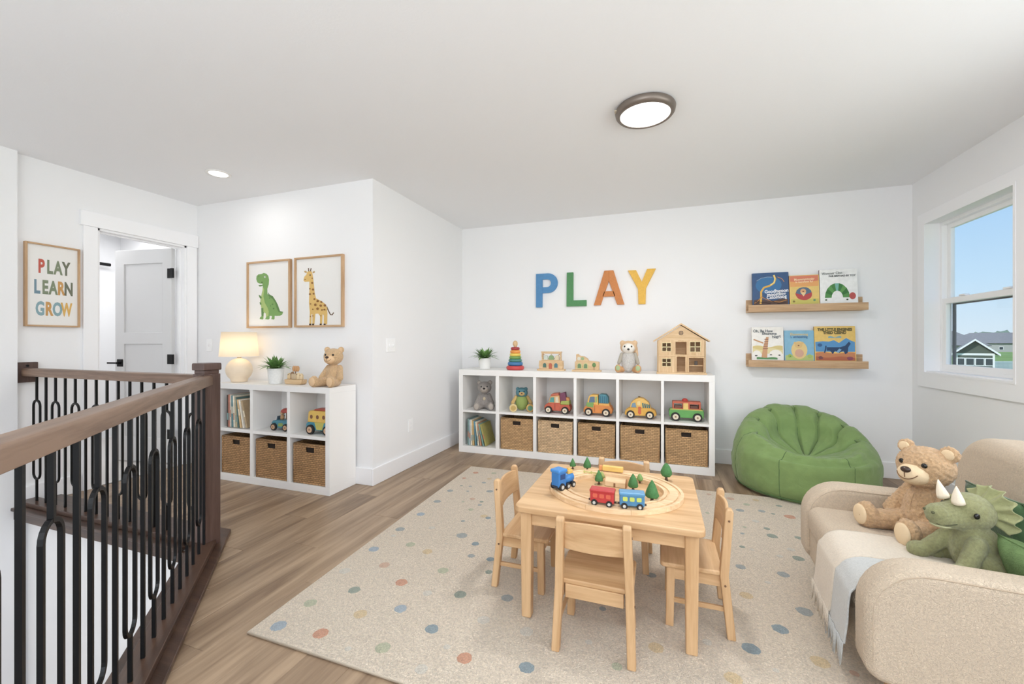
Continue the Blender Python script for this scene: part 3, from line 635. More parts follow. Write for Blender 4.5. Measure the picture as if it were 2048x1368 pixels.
# ================================================================== STUFFED TOYS
PLUSH = lambda nm, rgb, sc_=170, st=.9: mat('plush_' + nm, rgb, .95, (sc_, st, 2.2, .004), .16, 120, sheen=.25, spec=.15)
FELT = lambda nm, rgb: mat('felt_' + nm, rgb, .9, (400, .4, 0, .002), spec=.1)
EYE = mat('black_eye', (20, 16, 14), .12)
def teddy(label, loc, s, rz, cm, cl, vox=.005, fuzz=.0012, turn=0, chest=None, nose=None, grp=None):
    t = thing('teddy_bear', label, 'stuffed toy', loc, rz, grp)
    hd = Matrix.Rotation(R(turn), 4, 'Z')
    H_ = lambda x, y, z: tuple(hd @ Vector((x * s, y * s, z * s)))
    S = lambda *a: tuple(v * s for v in a)
    def body(bm):
        ell(bm, S(0, 0, .27), S(.185, .195, .265)); ell(bm, S(.03, 0, .20), S(.18, .19, .18))
        ell(bm, H_(.03, 0, .72), S(.205, .240, .205), Matrix.Rotation(R(turn), 3, 'Z').to_euler())
        ell(bm, H_(.06, 0, .65), S(.17, .20, .14), Matrix.Rotation(R(turn), 3, 'Z').to_euler())
        for a in (-1, 1):
            ell(bm, H_(.0, a * .185, .885), S(.045, .085, .082), Matrix.Rotation(R(turn), 3, 'Z').to_euler())
            cap(bm, S(.0, a * .16, .45), S(.13, a * .255, .20), .07 * s, .078 * s)
            cap(bm, S(.08, a * .12, .11), S(.40, a * .215, .10), .115 * s, .098 * s)
            ell(bm, S(.435, a * .23, .135), S(.085, .115, .142))
    b = blob('body', body, cm, t, voxel=vox, smooth=5, fuzz=fuzz)
    e_ = Matrix.Rotation(R(turn), 3, 'Z').to_euler()
    m_ = obj('muzzle', ell(BM(), H_(.185, 0, .655), S(.130, .132, .108), e_, 24, 16), cl, t, smooth=True)
    obj('nose', ell(BM(), H_(.300, 0, .710), S(.032, .044, .032), e_), nose or mat('nose_brown', (62, 42, 32), .35), t, smooth=True)
    pts = [H_(.318, 0, .69), H_(.3175, 0, .665), H_(.313, 0, .635)]; obj('mouth_stitch', tube(pts, .0045 * s, 6), mat('stitch', (120, 84, 54), .8), m_)
    pts = [H_(.187 + .130 * math.cos(R(a * 9)) * (1 - ((.655 - zz) / .108) ** 2) ** .5, .132 * math.sin(R(a * 9)) * (1 - ((.655 - zz) / .108) ** 2) ** .5, zz) for a, zz in [(a, .618 + .0022 * a * a - .002) for a in range(-5, 6)]]
    obj('mouth_stitch', tube(pts, .0045 * s, 6), MC['stitch'], m_)
    for a in (-1, 1):
        obj('eye', ell(BM(), H_(.203, a * .098, .765), S(.020, .026, .026), e_), EYE, t, smooth=True)
        obj('foot_pad', ell(BM(), S(.503, a * .24, .137), S(.022, .084, .108), None, 20, 12), cl, t, smooth=True)
        obj('inner_ear', ell(BM(), H_(.035, a * .187, .885), S(.014, .055, .053), e_), cl, t, smooth=True)
    if chest: obj('chest_patch', ell(BM(), S(.188, 0, .36), S(.016, .05, .055)), chest, t, smooth=True)
    else: obj('belly_seam', tube([S(.182 * (1 - ((zz - .27) / .265) ** 2) ** .5 + .006, 0, zz) for zz in (.16, .2, .24, .28, .32, .36, .40, .44)], .004 * s, 5), cm, t)
    return t
CARAMEL = PLUSH('caramel', (204, 164, 120)); CREAMF = FELT('cream', (226, 198, 158))
teddy('large caramel teddy bear sitting on the sofa beside the green triceratops', (.985, 2.075, .383), .378, R(201), CARAMEL, CREAMF, .0042, .0040, turn=12)
teddy('tan teddy bear sitting at the right end of the small shelf unit top', (-2.39, 2.60, .80), .315, R(-84), PLUSH('tan', (212, 174, 128)), FELT('tan', (226, 188, 144)), .0052, .0012, turn=4)
teddy('grey teddy bear in the top left cubby of the long unit', (-1.75, 4.07, .436), .31, R(-70), PLUSH('grey', (160, 152, 146)), FELT('grey', (176, 166, 156)), .0052, .0012, chest=FELT('sand', (206, 190, 160)), nose=EYE)
# cream hooded bear on the long shelf
t = thing('hooded_bear', 'white-faced plush bear with peach hood and ears on the long shelf', 'stuffed toy', (-.275, 4.05, .855), R(-90))
s = .30
def hb(bm):
    ell(bm, (0, 0, .105), (.062, .068, .105)); ell(bm, (.01, 0, .07), (.06, .062, .07))
blob('body', hb, PLUSH('dove', (206, 202, 196)), t, .005, 5, .001)
blob('hood', lambda bm: (ell(bm, (-.008, 0, .235), (.062, .078, .062)), ell(bm, (-.005, -.055, .275), (.018, .026, .026)), ell(bm, (-.005, .055, .275), (.018, .026, .026)), cap(bm, (-.02, .065, .23), (-.01, .075, .16), .016, .014)), FELT('peach', (222, 186, 146)), t, .005, 4, .0008)
obj('face', ell(BM(), (.016, 0, .226), (.056, .060, .052), None, 24, 14), FELT('white', (238, 232, 222)), t, smooth=True)
obj('nose', ell(BM(), (.075, .004, .218), (.006, .011, .010)), EYE, t, smooth=True)
for a in (-1, 1):
    obj('eye', ell(BM(), (.060, a * .030, .243), (.006, .008, .009)), EYE, t, smooth=True)
    lg = blob('leg', lambda bm: (cap(bm, (.02, a * .055, .03), (.075, a * .085, .030), .028, .026), ell(bm, (.085, a * .088, .04), (.022, .030, .038))), FELT('peach2', (214, 160, 108)), t, .004, 3, .0006)
    obj('foot_pad', ell(BM(), (.104, a * .088, .046), (.006, .020, .024)), FELT('mint', (170, 190, 140)), lg, smooth=True)
    obj('arm', (lambda bm: (cap(bm, (0, a * .06, .17), (.03, a * .085, .09), .018, .016), bm)[1])(BM()), FELT('greybeige', (176, 168, 152)), t, smooth=True)
# patchwork bear toy in the second cubby
t = thing('patchwork_toy', 'patchwork toy bear with blue head, green overalls and round wooden feet', 'stuffed toy', (-1.335, 4.07, .436), R(-72))
blob('body', lambda bm: (ell(bm, (0, 0, .085), (.055, .068, .08)),), FELT('leaf', (150, 170, 92)), t, .005, 4, .0006)
blob('head', lambda bm: (ell(bm, (0, 0, .185), (.055, .062, .052)), ell(bm, (0, -.042, .222), (.014, .02, .02)), ell(bm, (0, .042, .222), (.014, .02, .02))), FELT('dusk', (92, 140, 152)), t, .005, 4, .0006)
obj('muzzle', ell(BM(), (.048, 0, .178), (.018, .03, .02)), FELT('amber', (214, 176, 110)), t, smooth=True); obj('nose', ell(BM(), (.066, 0, .183), (.006, .009, .007)), paint((120, 60, 40)), t, smooth=True)
for a in (-1, 1):
    obj('eye', ell(BM(), (.050, a * .024, .202), (.004, .006, .006)), EYE, t, smooth=True)
    obj('arm', (lambda bm: (cap(bm, (0, a * .06, .14), (.03, a * .092, .085), .016, .018), bm)[1])(BM()), FELT('amber', (214, 176, 110)), t, smooth=True)
    f = obj('foot', disc(BM(), (.075, a * .085, .04), .040, .045, 'x', 28), paint((226, 200, 140) if a < 0 else (220, 170, 90)), t, bev=.006)
    obj('foot_disc', disc(BM(), (.0985, a * .085, .04), .026, .004, 'x', 24), paint((196, 160, 84) if a < 0 else (96, 150, 120)), f)

# triceratops on the sofa
GR = PLUSH('sage', (150, 150, 102), 200, .8); GF = mat('frill_cloth', (152, 154, 104), .95, (300, .5, 0, .003), .08, 60, sheen=.2)
t = thing('plush_triceratops', 'green plush triceratops with cream horns and ruffled frill sitting on sofa', 'stuffed toy', (.972, 1.800, .383), R(192)); t.scale = (.89, .89, .89)
def tri(bm):
    ell(bm, (-.01, 0, .085), (.075, .075, .095)); cap(bm, (-.02, 0, .07), (-.12, -.01, .035), .075, .045); cap(bm, (-.12, -.01, .035), (-.19, -.02, .025), .04, .018)
    cap(bm, (0, 0, .14), (.015, 0, .19), .05, .05)
    ell(bm, (.012, 0, .225), (.072, .072, .066)); cap(bm, (.05, 0, .208), (.104, 0, .204), .055, .045); ell(bm, (.112, 0, .210), (.040, .043, .038))
    for a in (-1, 1):
        cap(bm, (.03, a * .05, .12), (.10, a * .085, .035), .030, .027); ell(bm, (.115, a * .09, .033), (.036, .034, .033))
        ell(bm, (-.01, a * .075, .045), (.06, .04, .048)); ell(bm, (.055, a * .09, .025), (.035, .03, .026))
blob('body', tri, GR, t, .0038, 5, .0018)
for a_ in (-1, 1): obj('mouth', tube([(.146, a_ * .001, .188) if False else (.140, .0, .182), (.132, a_ * .024, .180), (.112, a_ * .038, .182), (.088, a_ * .045, .190)], .0022, 6), mat('stitch_dark', (84, 86, 56), .8), t)
obj('lower_lip', ell(BM(), (.104, 0, .172), (.034, .032, .011)), FELT('pistachio', (190, 190, 146)), t, smooth=True)
for a in (-1, 1):
    bm = BM(); b0 = Vector((.072, a * .030, .262)); dr = Vector((.30, a * .12, 1)).normalized()
    tube([b0 + dr * (.068 * k / 6) + Vector((-.006, 0, 0)) * ((k / 6) ** 2) for k in range(7)], [.019, .018, .0155, .0125, .009, .0054, .001], 16, bm)
    obj('horn', bm, FELT('ivory', (240, 226, 202)), t, smooth=True)
    e_ = obj('eye', ell(BM(), (.044, a * .0665, .230), (.0095, .006, .0105)), EYE, t, smooth=True)
    obj('nostril', ell(BM(), (.146, a * .018, .220), (.005, .006, .005)), mat('stitch_dark', (84, 86, 56)), t, smooth=True)
    obj('paw_pad', ell(BM(), (.140, a * .094, .030), (.008, .017, .016)), FELT('pistachio', (190, 190, 146)), t, smooth=True)
bm = BM(); nA, nR = 216, 10; g = []
for side in (0, 1):
    G = []
    for i_ in range(nA + 1):
        th = R(-42 + 264 * i_ / nA); row_ = []
        for j in range(nR + 1):
            f_ = j / nR; rr = .038 + (.050 + .006 * abs(math.sin(i_ / nA * math.pi * 9))) * f_
            ruf = .013 * f_ * math.sin(i_ / nA * 2 * math.pi * 9); tk = (.004 * (1 - f_) + .0022) * (1 if side else -1)
            row_.append(bm.verts.new((-.022 - .055 * f_ + .02 * f_ * f_ + ruf + tk, rr * math.cos(th) * 1.05, .228 + rr * math.sin(th))))
        G.append(row_)
    g.append(G)
for G in g:
    for i_ in range(nA):
        for j in range(nR): bm.faces.new((G[i_][j], G[i_ + 1][j], G[i_ + 1][j + 1], G[i_][j + 1]))
for i_ in range(nA): bm.faces.new((g[0][i_][nR], g[0][i_ + 1][nR], g[1][i_ + 1][nR], g[1][i_][nR])); bm.faces.new((g[0][i_][0], g[0][i_ + 1][0], g[1][i_ + 1][0], g[1][i_][0]))
for k in (0, nA):
    for j in range(nR): bm.faces.new((g[0][k][j], g[0][k][j + 1], g[1][k][j + 1], g[1][k][j]))
bmesh.ops.recalc_face_normals(bm, faces=bm.faces); obj('frill', bm, GF, t, smooth=True)

# ================================================================== TOPS OF THE SHELVES
# table lamp
SHADE = bpy.data.materials.new('lamp_shade'); SHADE.use_nodes = True; n = SHADE.node_tree; b_ = n.nodes['Principled BSDF']
b_.inputs['Base Color'].default_value = (*lin((250, 240, 222)), 1); b_.inputs['Roughness'].default_value = .9
b_.inputs['Emission Color'].default_value = (1, .88, .72, 1); b_.inputs['Emission Strength'].default_value = .14
tl = n.nodes.new('ShaderNodeBsdfTranslucent'); tl.inputs[0].default_value = (*lin((255, 236, 205)), 1); mx = n.nodes.new('ShaderNodeMixShader'); mx.inputs[0].default_value = .5
n.links.new(b_.outputs[0], mx.inputs[1]); n.links.new(tl.outputs[0], mx.inputs[2]); n.links.new(mx.outputs[0], n.nodes['Material Output'].inputs[0])
t = thing('table_lamp', 'lit table lamp with round cream ceramic base and white drum shade', 'lamp', (-3.385, 2.58, .80))
CER = mat('cream_ceramic', (240, 218, 188), .45, (25, .12), .05, 14)
obj('base', lathe([(0, 0), (.056, 0), (.062, .006), (.062, .014)] + [(.100 * math.sin(a), .103 - .100 * math.cos(a)) for a in [R(x) for x in range(42, 172, 9)]] + [(.022, .204), (0, .204)], 40), CER, t, smooth=True)
obj('neck', lathe([(0, .200), (.016, .200), (.016, .215), (.010, .22), (.010, .30), (0, .30)], 20), mat('brass_dull', (206, 180, 140), .35, metal=.6), t, smooth=True)
bm = BM()
lathe([(.148, .216), (.146, .217), (.128, .425), (.130, .425)], 48, bm)
for f_ in [f_ for f_ in bm.faces if len(f_.verts) > 4]: bm.faces.remove(f_)
sh = obj('lamp_shade', bm, SHADE, t, smooth=True)
for r_, z_ in ((.148, .217), (.130, .425)): obj('shade_trim', tube([(r_ * math.cos(a), r_ * math.sin(a), z_) for a in [2 * math.pi * k / 48 for k in range(48)]], .002, 6, closed=True), WHITE, sh)
# potted plants
def leaf_me(L, wd, droop, nm):
    bm = BM(); n_ = 9; rows = []
    for i_ in range(n_ + 1):
        f_ = i_ / n_; w__ = wd * (math.sin(math.pi * min(f_ * .9 + .1, 1)) ** .7) * (1 - f_ ** 3); x_ = L * math.sin(f_ * droop) / droop; z_ = L * (1 - math.cos(f_ * droop)) / droop
        p = Vector((z_, 0, x_)); rows.append([bm.verts.new((p.x, s_ * w__, p.z + abs(s_) * w__ * .35)) for s_ in (-1, 0, 1)])
    for a, b in zip(rows, rows[1:]):
        for k in (0, 1): bm.faces.new((a[k], b[k], b[k + 1], a[k + 1]))
    me = bpy.data.meshes.new(nm); bm.to_mesh(me); bm.free(); me.shade_smooth(); return me
LEAF = mat('leaf_green', (104, 148, 74), .4, None, .3, 30, rnd=.22)
LM = [leaf_me(.150, .019, .7, 'leaf'), leaf_me(.145, .020, .4, 'leaf'), leaf_me(.155, .018, 1.05, 'leaf')]
for m_ in LM: m_.materials.append(LEAF)
def plant(label, loc, s, ppr, ph, count, textured):
    t = thing('potted_plant', label, 'plant', loc, 0)
    pm = mat('pot_white', (238, 237, 234), .4) if not textured else mat('pot_textured', (232, 232, 230), .7, (160, .5), .04, 80)
    obj('pot', lathe([(0, 0), (ppr * .78, 0), (ppr * .84, .006), (ppr, ph), (ppr * .92, ph), (ppr * .9, ph - .012), (0, ph - .012)], 36), pm, t, smooth=False, bev=.002)
    obj('soil', disc(BM(), (0, 0, ph - .010), ppr * .9, .006, 'z', 24), mat('soil', (60, 44, 32), .95), t)
    for k in range(count):
        f_ = k / count; o = link('leaf', LM[2 if f_ < .35 else (0 if f_ < .7 else 1)], None, t)
        az = k * 2.39996; tilt = R(62 - 50 * f_ + random.uniform(-6, 6)); sc_ = s * random.uniform(.85, 1.12) * (1 - .12 * f_)
        o.rotation_euler = (Matrix.Rotation(az, 3, 'Z') @ Matrix.Rotation(tilt, 3, 'Y')).to_euler(); o.scale = (sc_,) * 3
        o.location = (math.cos(az) * ppr * .25, math.sin(az) * ppr * .25, ph - .01)
plant('spiky green plant in smooth white pot, left end of the long shelf', (-1.745, 4.06, .855), 1.08, .068, .115, 44, False)
plant('spiky green plant in textured white pot beside the table lamp', (-2.965, 2.575, .80), .95, .062, .125, 44, True)
# stacking rings
t = thing('ring_stacker', 'rainbow stacking ring toy with wooden knob on the long shelf', 'toy', (-1.395, 4.04, .855))
z_ = 0
for r_, h_, rgb in ((.092, .044, (212, 66, 66)), (.078, .040, (58, 120, 176)), (.069, .030, (72, 140, 128)), (.062, .030, (116, 160, 74)), (.058, .030, (240, 204, 80)), (.054, .034, (240, 150, 66)), (.046, .032, (176, 52, 62))):
    pr = [(.012, z_ + h_ * .1)] + [(r_ - h_ * .42 + h_ * .42 * math.cos(a), z_ + h_ / 2 + h_ / 2 * math.sin(a)) for a in [R(x) for x in range(-80, 81, 16)]] + [(.012, z_ + h_ * .9)]
    obj('ring', lathe(pr, 36), paint(rgb, .35), t, smooth=True); z_ += h_ * .97
obj('knob', lathe([(0, z_ - .01), (.012, z_ - .008), (.016, z_ + .006), (.026, z_ + .028), (.024, z_ + .05), (.012, z_ + .064), (0, z_ + .066)], 24), PALE[2], t, smooth=True)
# wooden toy buildings
def toy_house(label, loc, base_w, base_d, build):
    t = thing('wooden_toy', label, 'toy', loc); obj('base', box(-base_w / 2, base_w / 2, -base_d / 2, base_d / 2, 0, .016), PALE[0], t, bev=.003); build(t); return t
CP = (222, 180, 134)
def archp(cx, z0, r, h, n=10): return [(cx - r, z0), (cx + r, z0)] + [(cx + r * math.cos(math.pi * i / n), z0 + h - r + r * math.sin(math.pi * i / n)) for i in range(n + 1)]
def b1(t):
    obj('lower_block', prism([(-.118, .016), (.118, .016), (.122, .05), (.118, .10), (-.118, .10), (-.122, .05)], -.03, .03, 'y'), PALE[0], t, bev=.004)
    obj('upper_frame', holed((-.095, .10), (.10, .185), [(-.085, .09, .108, .168)], -.025, .025, 'y'), PALE[0], t, bev=.003)
    obj('roof_board', box(-.10, .105, -.028, .028, .180, .190), PALE[0], t, bev=.002)
    for cx, c_ in ((-.06, (70, 110, 96)), (.055, (70, 120, 130))): o = obj('arched_window', prism(archp(cx, .026, .024, .056), -.034, -.028, 'y'), paint(CP), t, bev=.001); obj('pane', prism(archp(cx, .032, .017, .044), -.0365, -.032, 'y'), paint(c_), o)
    obj('door', prism(archp(-.002, .02, .016, .056), -.035, -.028, 'y'), paint((198, 96, 66)), t, bev=.001)
    for cx, w__, rgb in ((-.055, .02, (200, 210, 200)), (0, .026, (130, 160, 110)), (.06, .02, (220, 205, 170))):
        obj('arch_piece', prism(archp(cx, .103, w__, .05), -.012, .012, 'y'), paint(rgb), t, bev=.002)
    obj('diagonal_brace', tube([(-.08, 0, .165), (-.03, 0, .12), (0, 0, .165), (.03, 0, .12), (.085, 0, .165)], .004, 6), PALE[0], t)
toy_house('wooden toy castle with arched windows and orange door on the long shelf', (-1.018, 4.05, .855), .275, .085, b1)
def b2(t):
    obj('train_body', prism([(-.11, .016), (.12, .016), (.12, .095), (.02, .105), (.01, .125), (-.02, .145), (-.06, .150), (-.085, .17), (-.098, .165), (-.098, .10), (-.11, .095)], -.028, .028, 'y'), PALE[0], t, bev=.005)
    for cx in (-.065, -.005): o = obj('arched_window', prism(archp(cx, .028, .024, .055), -.033, -.027, 'y'), paint((200, 196, 130)), t, bev=.001); obj('pane', prism(archp(cx, .034, .016, .042), -.0355, -.031, 'y'), paint((104, 134, 92)), o)
    obj('tree_picture', ell(BM(), (.075, -.029, .065), (.018, .004, .022)), paint((96, 136, 74)), t, smooth=True); obj('tree_trunk', box(.073, .077, -.032, -.027, .018, .05), paint((96, 80, 54)), t)
    for cx, rgb in ((-.07, (214, 212, 196)), (-.035, (150, 170, 120))): obj('round_inlay', disc(BM(), (cx, -.029, .125), .016, .005, 'y', 18), paint(rgb), t)
toy_house('wooden toy train block with round green inlays between castle and hooded bear', (-.665, 4.04, .855), .275, .085, b2)
# boat with animals on small shelf
t = thing('wooden_boat', 'small wooden boat toy carrying carved animals beside the potted plant', 'toy', (-2.765, 2.585, .80))
obj('hull', prism([(-.085, .006), (-.075, 0), (.075, 0), (.088, .008), (.092, .04), (-.09, .04)], -.03, .03, 'y'), PALE[0], t, bev=.006)
for x_, h_, w__, rgb in ((-.062, .05, .018, (222, 190, 140)), (-.03, .062, .016, (150, 110, 70)), (.03, .055, .018, (230, 206, 164)), (.062, .05, .014, (226, 200, 156))):
    a_ = obj('animal', prism([(x_ - w__, .04), (x_ - w__ * .9, .04 + h_ * .8), (x_ - w__ * .2, .04 + h_), (x_ + w__ * .9, .04 + h_ * .7), (x_ + w__, .04)], -.010, .010, 'y'), paint(rgb), t, bev=.004)
    obj('eye', disc(BM(), (x_ - w__ * .3, -.0105, .04 + h_ * .7), .003, .002), EYE, a_)
obj('deckhouse', box(-.028, .02, -.018, .018, .04, .085), paint((200, 176, 140)), t, bev=.003)
for x_ in (-.018, .004, .024): obj('round_tree', ell(BM(), (x_, 0, .125), (.013, .012, .024)), paint((200, 146, 92)), t, smooth=True)
obj('mast', disc(BM(), (.0, 0, .10), .004, .05, 'z', 8), paint((140, 100, 66)), t)
# dolls' house
t = thing('dolls_house', 'two storey pale wooden dolls house with pitched roof on the long shelf', 'toy house', (.178, 4.05, .855))
w2, hh, dd = .195, .30, .075
Hs = [(-.155, -.085, .205, .275), (-.155, -.085, .07, .135), (-.045, .045, .175, .285), (-.035, .035, .022, .155), (.075, .155, .20, .285), (.065, .182, .022, .145)]
obj('base', box(-w2 - .01, w2 + .014, -dd - .012, dd, 0, .014), PALE[0], t, bev=.002)
obj('front_wall', holed((-w2, w2), (.014, hh), Hs, -dd, -dd + .008, 'y'), PALE[2], t, bev=.0008)
obj('gable', prism([(-w2, hh), (w2, hh), (0, .43)], -dd, -dd + .008, 'y'), PALE[0], t)
obj('back_wall', prism([(-w2, .014), (w2, .014), (w2, hh), (0, .43), (-w2, hh)], dd - .008, dd, 'y'), PALE[0], t)
for a in (-1, 1):
    obj('side_wall', box(a * w2 - .005, a * w2 + .005, -dd, dd, .014, hh), PALE[2], t, bev=.001)
    L_ = Vector((w2 + .035, -.155)); nn = Vector((.155, w2 + .035)).normalized() * .012
    obj('roof_panel', prism([(0, .436), (a * (w2 + .036), .436 - .150), (a * (w2 + .036) + a * nn.x * .4, .436 - .150 + nn.y), (0, .436 + .016)], -dd - .016, dd + .006, 'y'), PALE[0], t, bev=.001)
    obj('partition', box(a * .05 - .003, a * .05 + .003, -dd + .008, dd - .008, .014, hh), PALE[2], t)
obj('upper_floor', box(-w2 + .005, w2 - .005, -dd - .003, dd - .008, .158, .168), PALE[0], t, bev=.001)
obj('attic_floor', box(-w2 + .005, w2 - .005, -dd + .008, dd - .008, hh - .006, hh), PALE[0], t)
for h in (Hs[2], Hs[3], Hs[5]): obj('frame', holed((h[0] - .007, h[1] + .007), (h[2] - .005, h[3] + .007), [h], -dd - .005, -dd + .001, 'y'), PALE[2], t)
for h in (Hs[0], Hs[1], Hs[4]):
    bm = holed((h[0] - .004, h[1] + .004), (h[2] - .004, h[3] + .004), [h], -dd - .003, -dd + .001, 'y'); cx = (h[0] + h[1]) / 2; cz = (h[2] + h[3]) / 2
    bx(bm, cx - .003, cx + .003, -dd, -dd + .005, h[2], h[3]); bx(bm, h[0], h[1], -dd, -dd + .005, cz - .003, cz + .003); obj('window_frame', bm, paint((232, 216, 160)), t)
o = obj('round_window', disc(BM(), (0, -dd - .001, .365), .019, .006, 'y', 24), paint((110, 84, 60)), t); bm = BM(); bx(bm, -.002, .002, -dd - .006, -dd - .003, .348, .382); bx(bm, -.017, .017, -dd - .006, -dd - .003, .363, .367); obj('muntin', bm, PALE[0], o)
obj('furniture_shelf', box(.066, .180, -dd + .01, -dd + .05, .075, .080), PALE[0], t); obj('toy_chair', box(.11, .135, -dd + .012, -dd + .03, .080, .118), paint((70, 56, 46)), t, bev=.002)

# ================================================================== WALL THINGS
def rprism(poly, d0, d1, r, axis='y', n=5):
    """extrusion whose rims are rounded by r"""
    bm = BM(); m = len(poly)
    A_ = sum(poly[i][0] * poly[(i + 1) % m][1] - poly[(i + 1) % m][0] * poly[i][1] for i in range(m)); sg = 1 if A_ > 0 else -1
    nrm = []
    for i in range(m):
        p0, p1, p2 = Vector(poly[i - 1]), Vector(poly[i]), Vector(poly[(i + 1) % m]); e1 = (p1 - p0).normalized(); e2 = (p2 - p1).normalized()
        n_ = Vector((e1.y, -e1.x)) * sg + Vector((e2.y, -e2.x)) * sg; n_.normalize(); c_ = max(.5, n_.dot(Vector((e1.y, -e1.x)) * sg)); nrm.append(n_ / c_)
    f = {'y': lambda p, d: (p[0], d, p[1]), 'x': lambda p, d: (d, p[0], p[1]), 'z': lambda p, d: (p[0], p[1], d)}[axis]
    L = [(d0 + r * (1 - math.sin(a)), r * (1 - math.cos(a))) for a in [R(90) * (1 - k / n) for k in range(n + 1)]]
    L = [(d0 + r - r * math.cos(R(90) * k / n), r - r * math.sin(R(90) * k / n)) for k in range(n + 1)] + [(d1 - r + r * math.sin(R(90) * k / n), r - r * math.cos(R(90) * k / n)) for k in range(n + 1)]
    rings = [[bm.verts.new(f((poly[i][0] - nrm[i].x * ins, poly[i][1] - nrm[i].y * ins), d)) for i in range(m)] for d, ins in L]
    for a, b in zip(rings, rings[1:]):
        for i in range(m): bm.faces.new((a[i], b[i], b[(i + 1) % m], a[(i + 1) % m]))
    bm.faces.new(rings[0]); bm.faces.new(rings[-1]); bmesh.ops.recalc_face_normals(bm, faces=bm.faces); return bm
def rrect(x0, x1, z0, z1, r, n=6, rs=None):
    rs = rs or (r, r, r, r); P = []
    for (cx, cz, a0, q_) in ((x1 - rs[0], z0 + rs[0], -90, rs[0]), (x1 - rs[1], z1 - rs[1], 0, rs[1]), (x0 + rs[2], z1 - rs[2], 90, rs[2]), (x0 + rs[3], z0 + rs[3], 180, rs[3])):
        for k in range(n + 1): a = R(a0 + 90 * k / n); P.append((cx + q_ * math.cos(a), cz + q_ * math.sin(a)))
    return P
# PLAY letters
def letter(ch, label, x0, x1, z0, z1, rgb, build):
    t = thing('wall_letter', label, 'letter', ((x0 + x1) / 2, YB, (z0 + z1) / 2), 0, 'PLAY letters on the back wall')
    bm = BM(); w_, h_ = x1 - x0, z1 - z0
    for P in build(w_, h_): prism(P, -.024, -.001, 'y', bm)
    o = obj('letter_' + 'body', bm, mat('letter_%s' % ch, rgb, .6, (220, .25), .06, 60), t, bev=.0025)
def LP(w_, h_):
    a = -w_ / 2; s_ = .072; cz = h_ / 2 - .105; r_ = .105
    out = [(a + s_ - .002, cz + r_)] + [(a + w_ - r_ + r_ * math.sin(q_), cz + r_ * math.cos(q_)) for q_ in [math.pi * k / 12 for k in range(13)]] + [(a + s_ - .002, cz - r_)]
    ri = .042; inn = [(a + s_ - .002, cz - ri)] + [(a + w_ - r_ - .01 + ri * math.sin(q_), cz + ri * math.cos(q_)) for q_ in [math.pi * (1 - k / 10) for k in range(11)]] + [(a + s_ - .002, cz + ri)]
    return [[(a, -h_ / 2), (a + s_ * .96, -h_ / 2), (a + s_, h_ / 2), (a, h_ / 2)], out + inn]
def LL(w_, h_): a = -w_ / 2; return [[(a, -h_ / 2), (-a, -h_ / 2), (-a, -h_ / 2 + .062), (a + .072, -h_ / 2 + .062), (a + .072, h_ / 2), (a + .004, h_ / 2)]]
def LA(w_, h_):
    b = h_ / 2; a = w_ / 2; return [[(-a, -b), (-a + .07, -b), (-.0, b - .105), (.0, b), (-.045, b)], [(a, -b), (a - .07, -b), (0, b - .105), (0, b), (.045, b)], [(-a + .085, -b + .085), (a - .085, -b + .085), (a - .105, -b + .14), (-a + .105, -b + .14)]]
def LY(w_, h_):
    a = w_ / 2; b = h_ / 2; return [[(-.032, -b), (.036, -b), (.040, -b * .10), (a, b), (a - .082, b), (.0, b * .28), (-a + .078, b * .97), (-a, b * .97), (-.036, -b * .12)]]
letter('p', 'blue wooden letter P, first of the four wall letters', -1.258, -1.02, 1.513, 1.874, (76, 140, 196), LP)
letter('l', 'green wooden letter L on the back wall', -.925, -.715, 1.514, 1.870, (76, 144, 84), LL)
letter('a', 'orange wooden letter A on the back wall', -.64, -.335, 1.518, 1.868, (212, 128, 62), LA)
letter('y', 'yellow wooden letter Y, last of the four wall letters', -.300, -.035, 1.517, 1.862, (238, 182, 60), LY)

FO = OAK
def picture(label, loc, rz, w_, h_, fw=.016, dp=.028, m=FO):
    t = thing('framed_picture', label, 'picture', loc, rz)
    for (a, b, c_, d_, ax) in ((-w_ / 2, -w_ / 2 + fw, -h_ / 2, h_ / 2, 2), (w_ / 2 - fw, w_ / 2, -h_ / 2, h_ / 2, 2), (-w_ / 2 + fw, w_ / 2 - fw, -h_ / 2, -h_ / 2 + fw, 0), (-w_ / 2 + fw, w_ / 2 - fw, h_ / 2 - fw, h_ / 2, 0)):
        obj('frame_bar', box(a, b, -dp, 0, c_, d_), m[ax], t, bev=.0015)
    pr = obj('print', box(-w_ / 2 + fw, w_ / 2 - fw, -dp * .55, -.002, -h_ / 2 + fw, h_ / 2 - fw), PAPER, t)
    return t, pr, -dp * .55
def mapper(TL, TR, BL, BR, w_, h_, y):
    def f(px, py, k=0):
        u = (px - TL[0]) / (TR[0] - TL[0]); yt = TL[1] + (TR[1] - TL[1]) * u; yb = BL[1] + (BR[1] - BL[1]) * u; v = (yb - py) / (yb - yt)
        return ((u - .5) * w_, y - .0006 * (k + 1), (v - .5) * h_)
    return f
def art(parent, f, items):
    for k, (nm, P, rgb) in enumerate(items):
        bm = BM(); vs = [bm.verts.new(f(p[0], p[1], k * .25)) for p in P]; fc = bm.faces.new(vs); bm.normal_update()
        if fc.normal.y > 0: fc.normal_flip()
        obj(nm, bm, mat('ink_%d_%d_%d' % rgb, rgb, .8), parent)
t, pr, yy = picture('framed print of a green dinosaur above the small shelf unit', (-3.238, YL, 1.559), 0, .506, .590)
f = mapper((110, 185), (765, 140), (110, 1185), (765, 1180), .506, .590, yy)
G1, G2, G3, G4 = (120, 164, 88), (166, 190, 110), (94, 136, 72), (240, 240, 232)
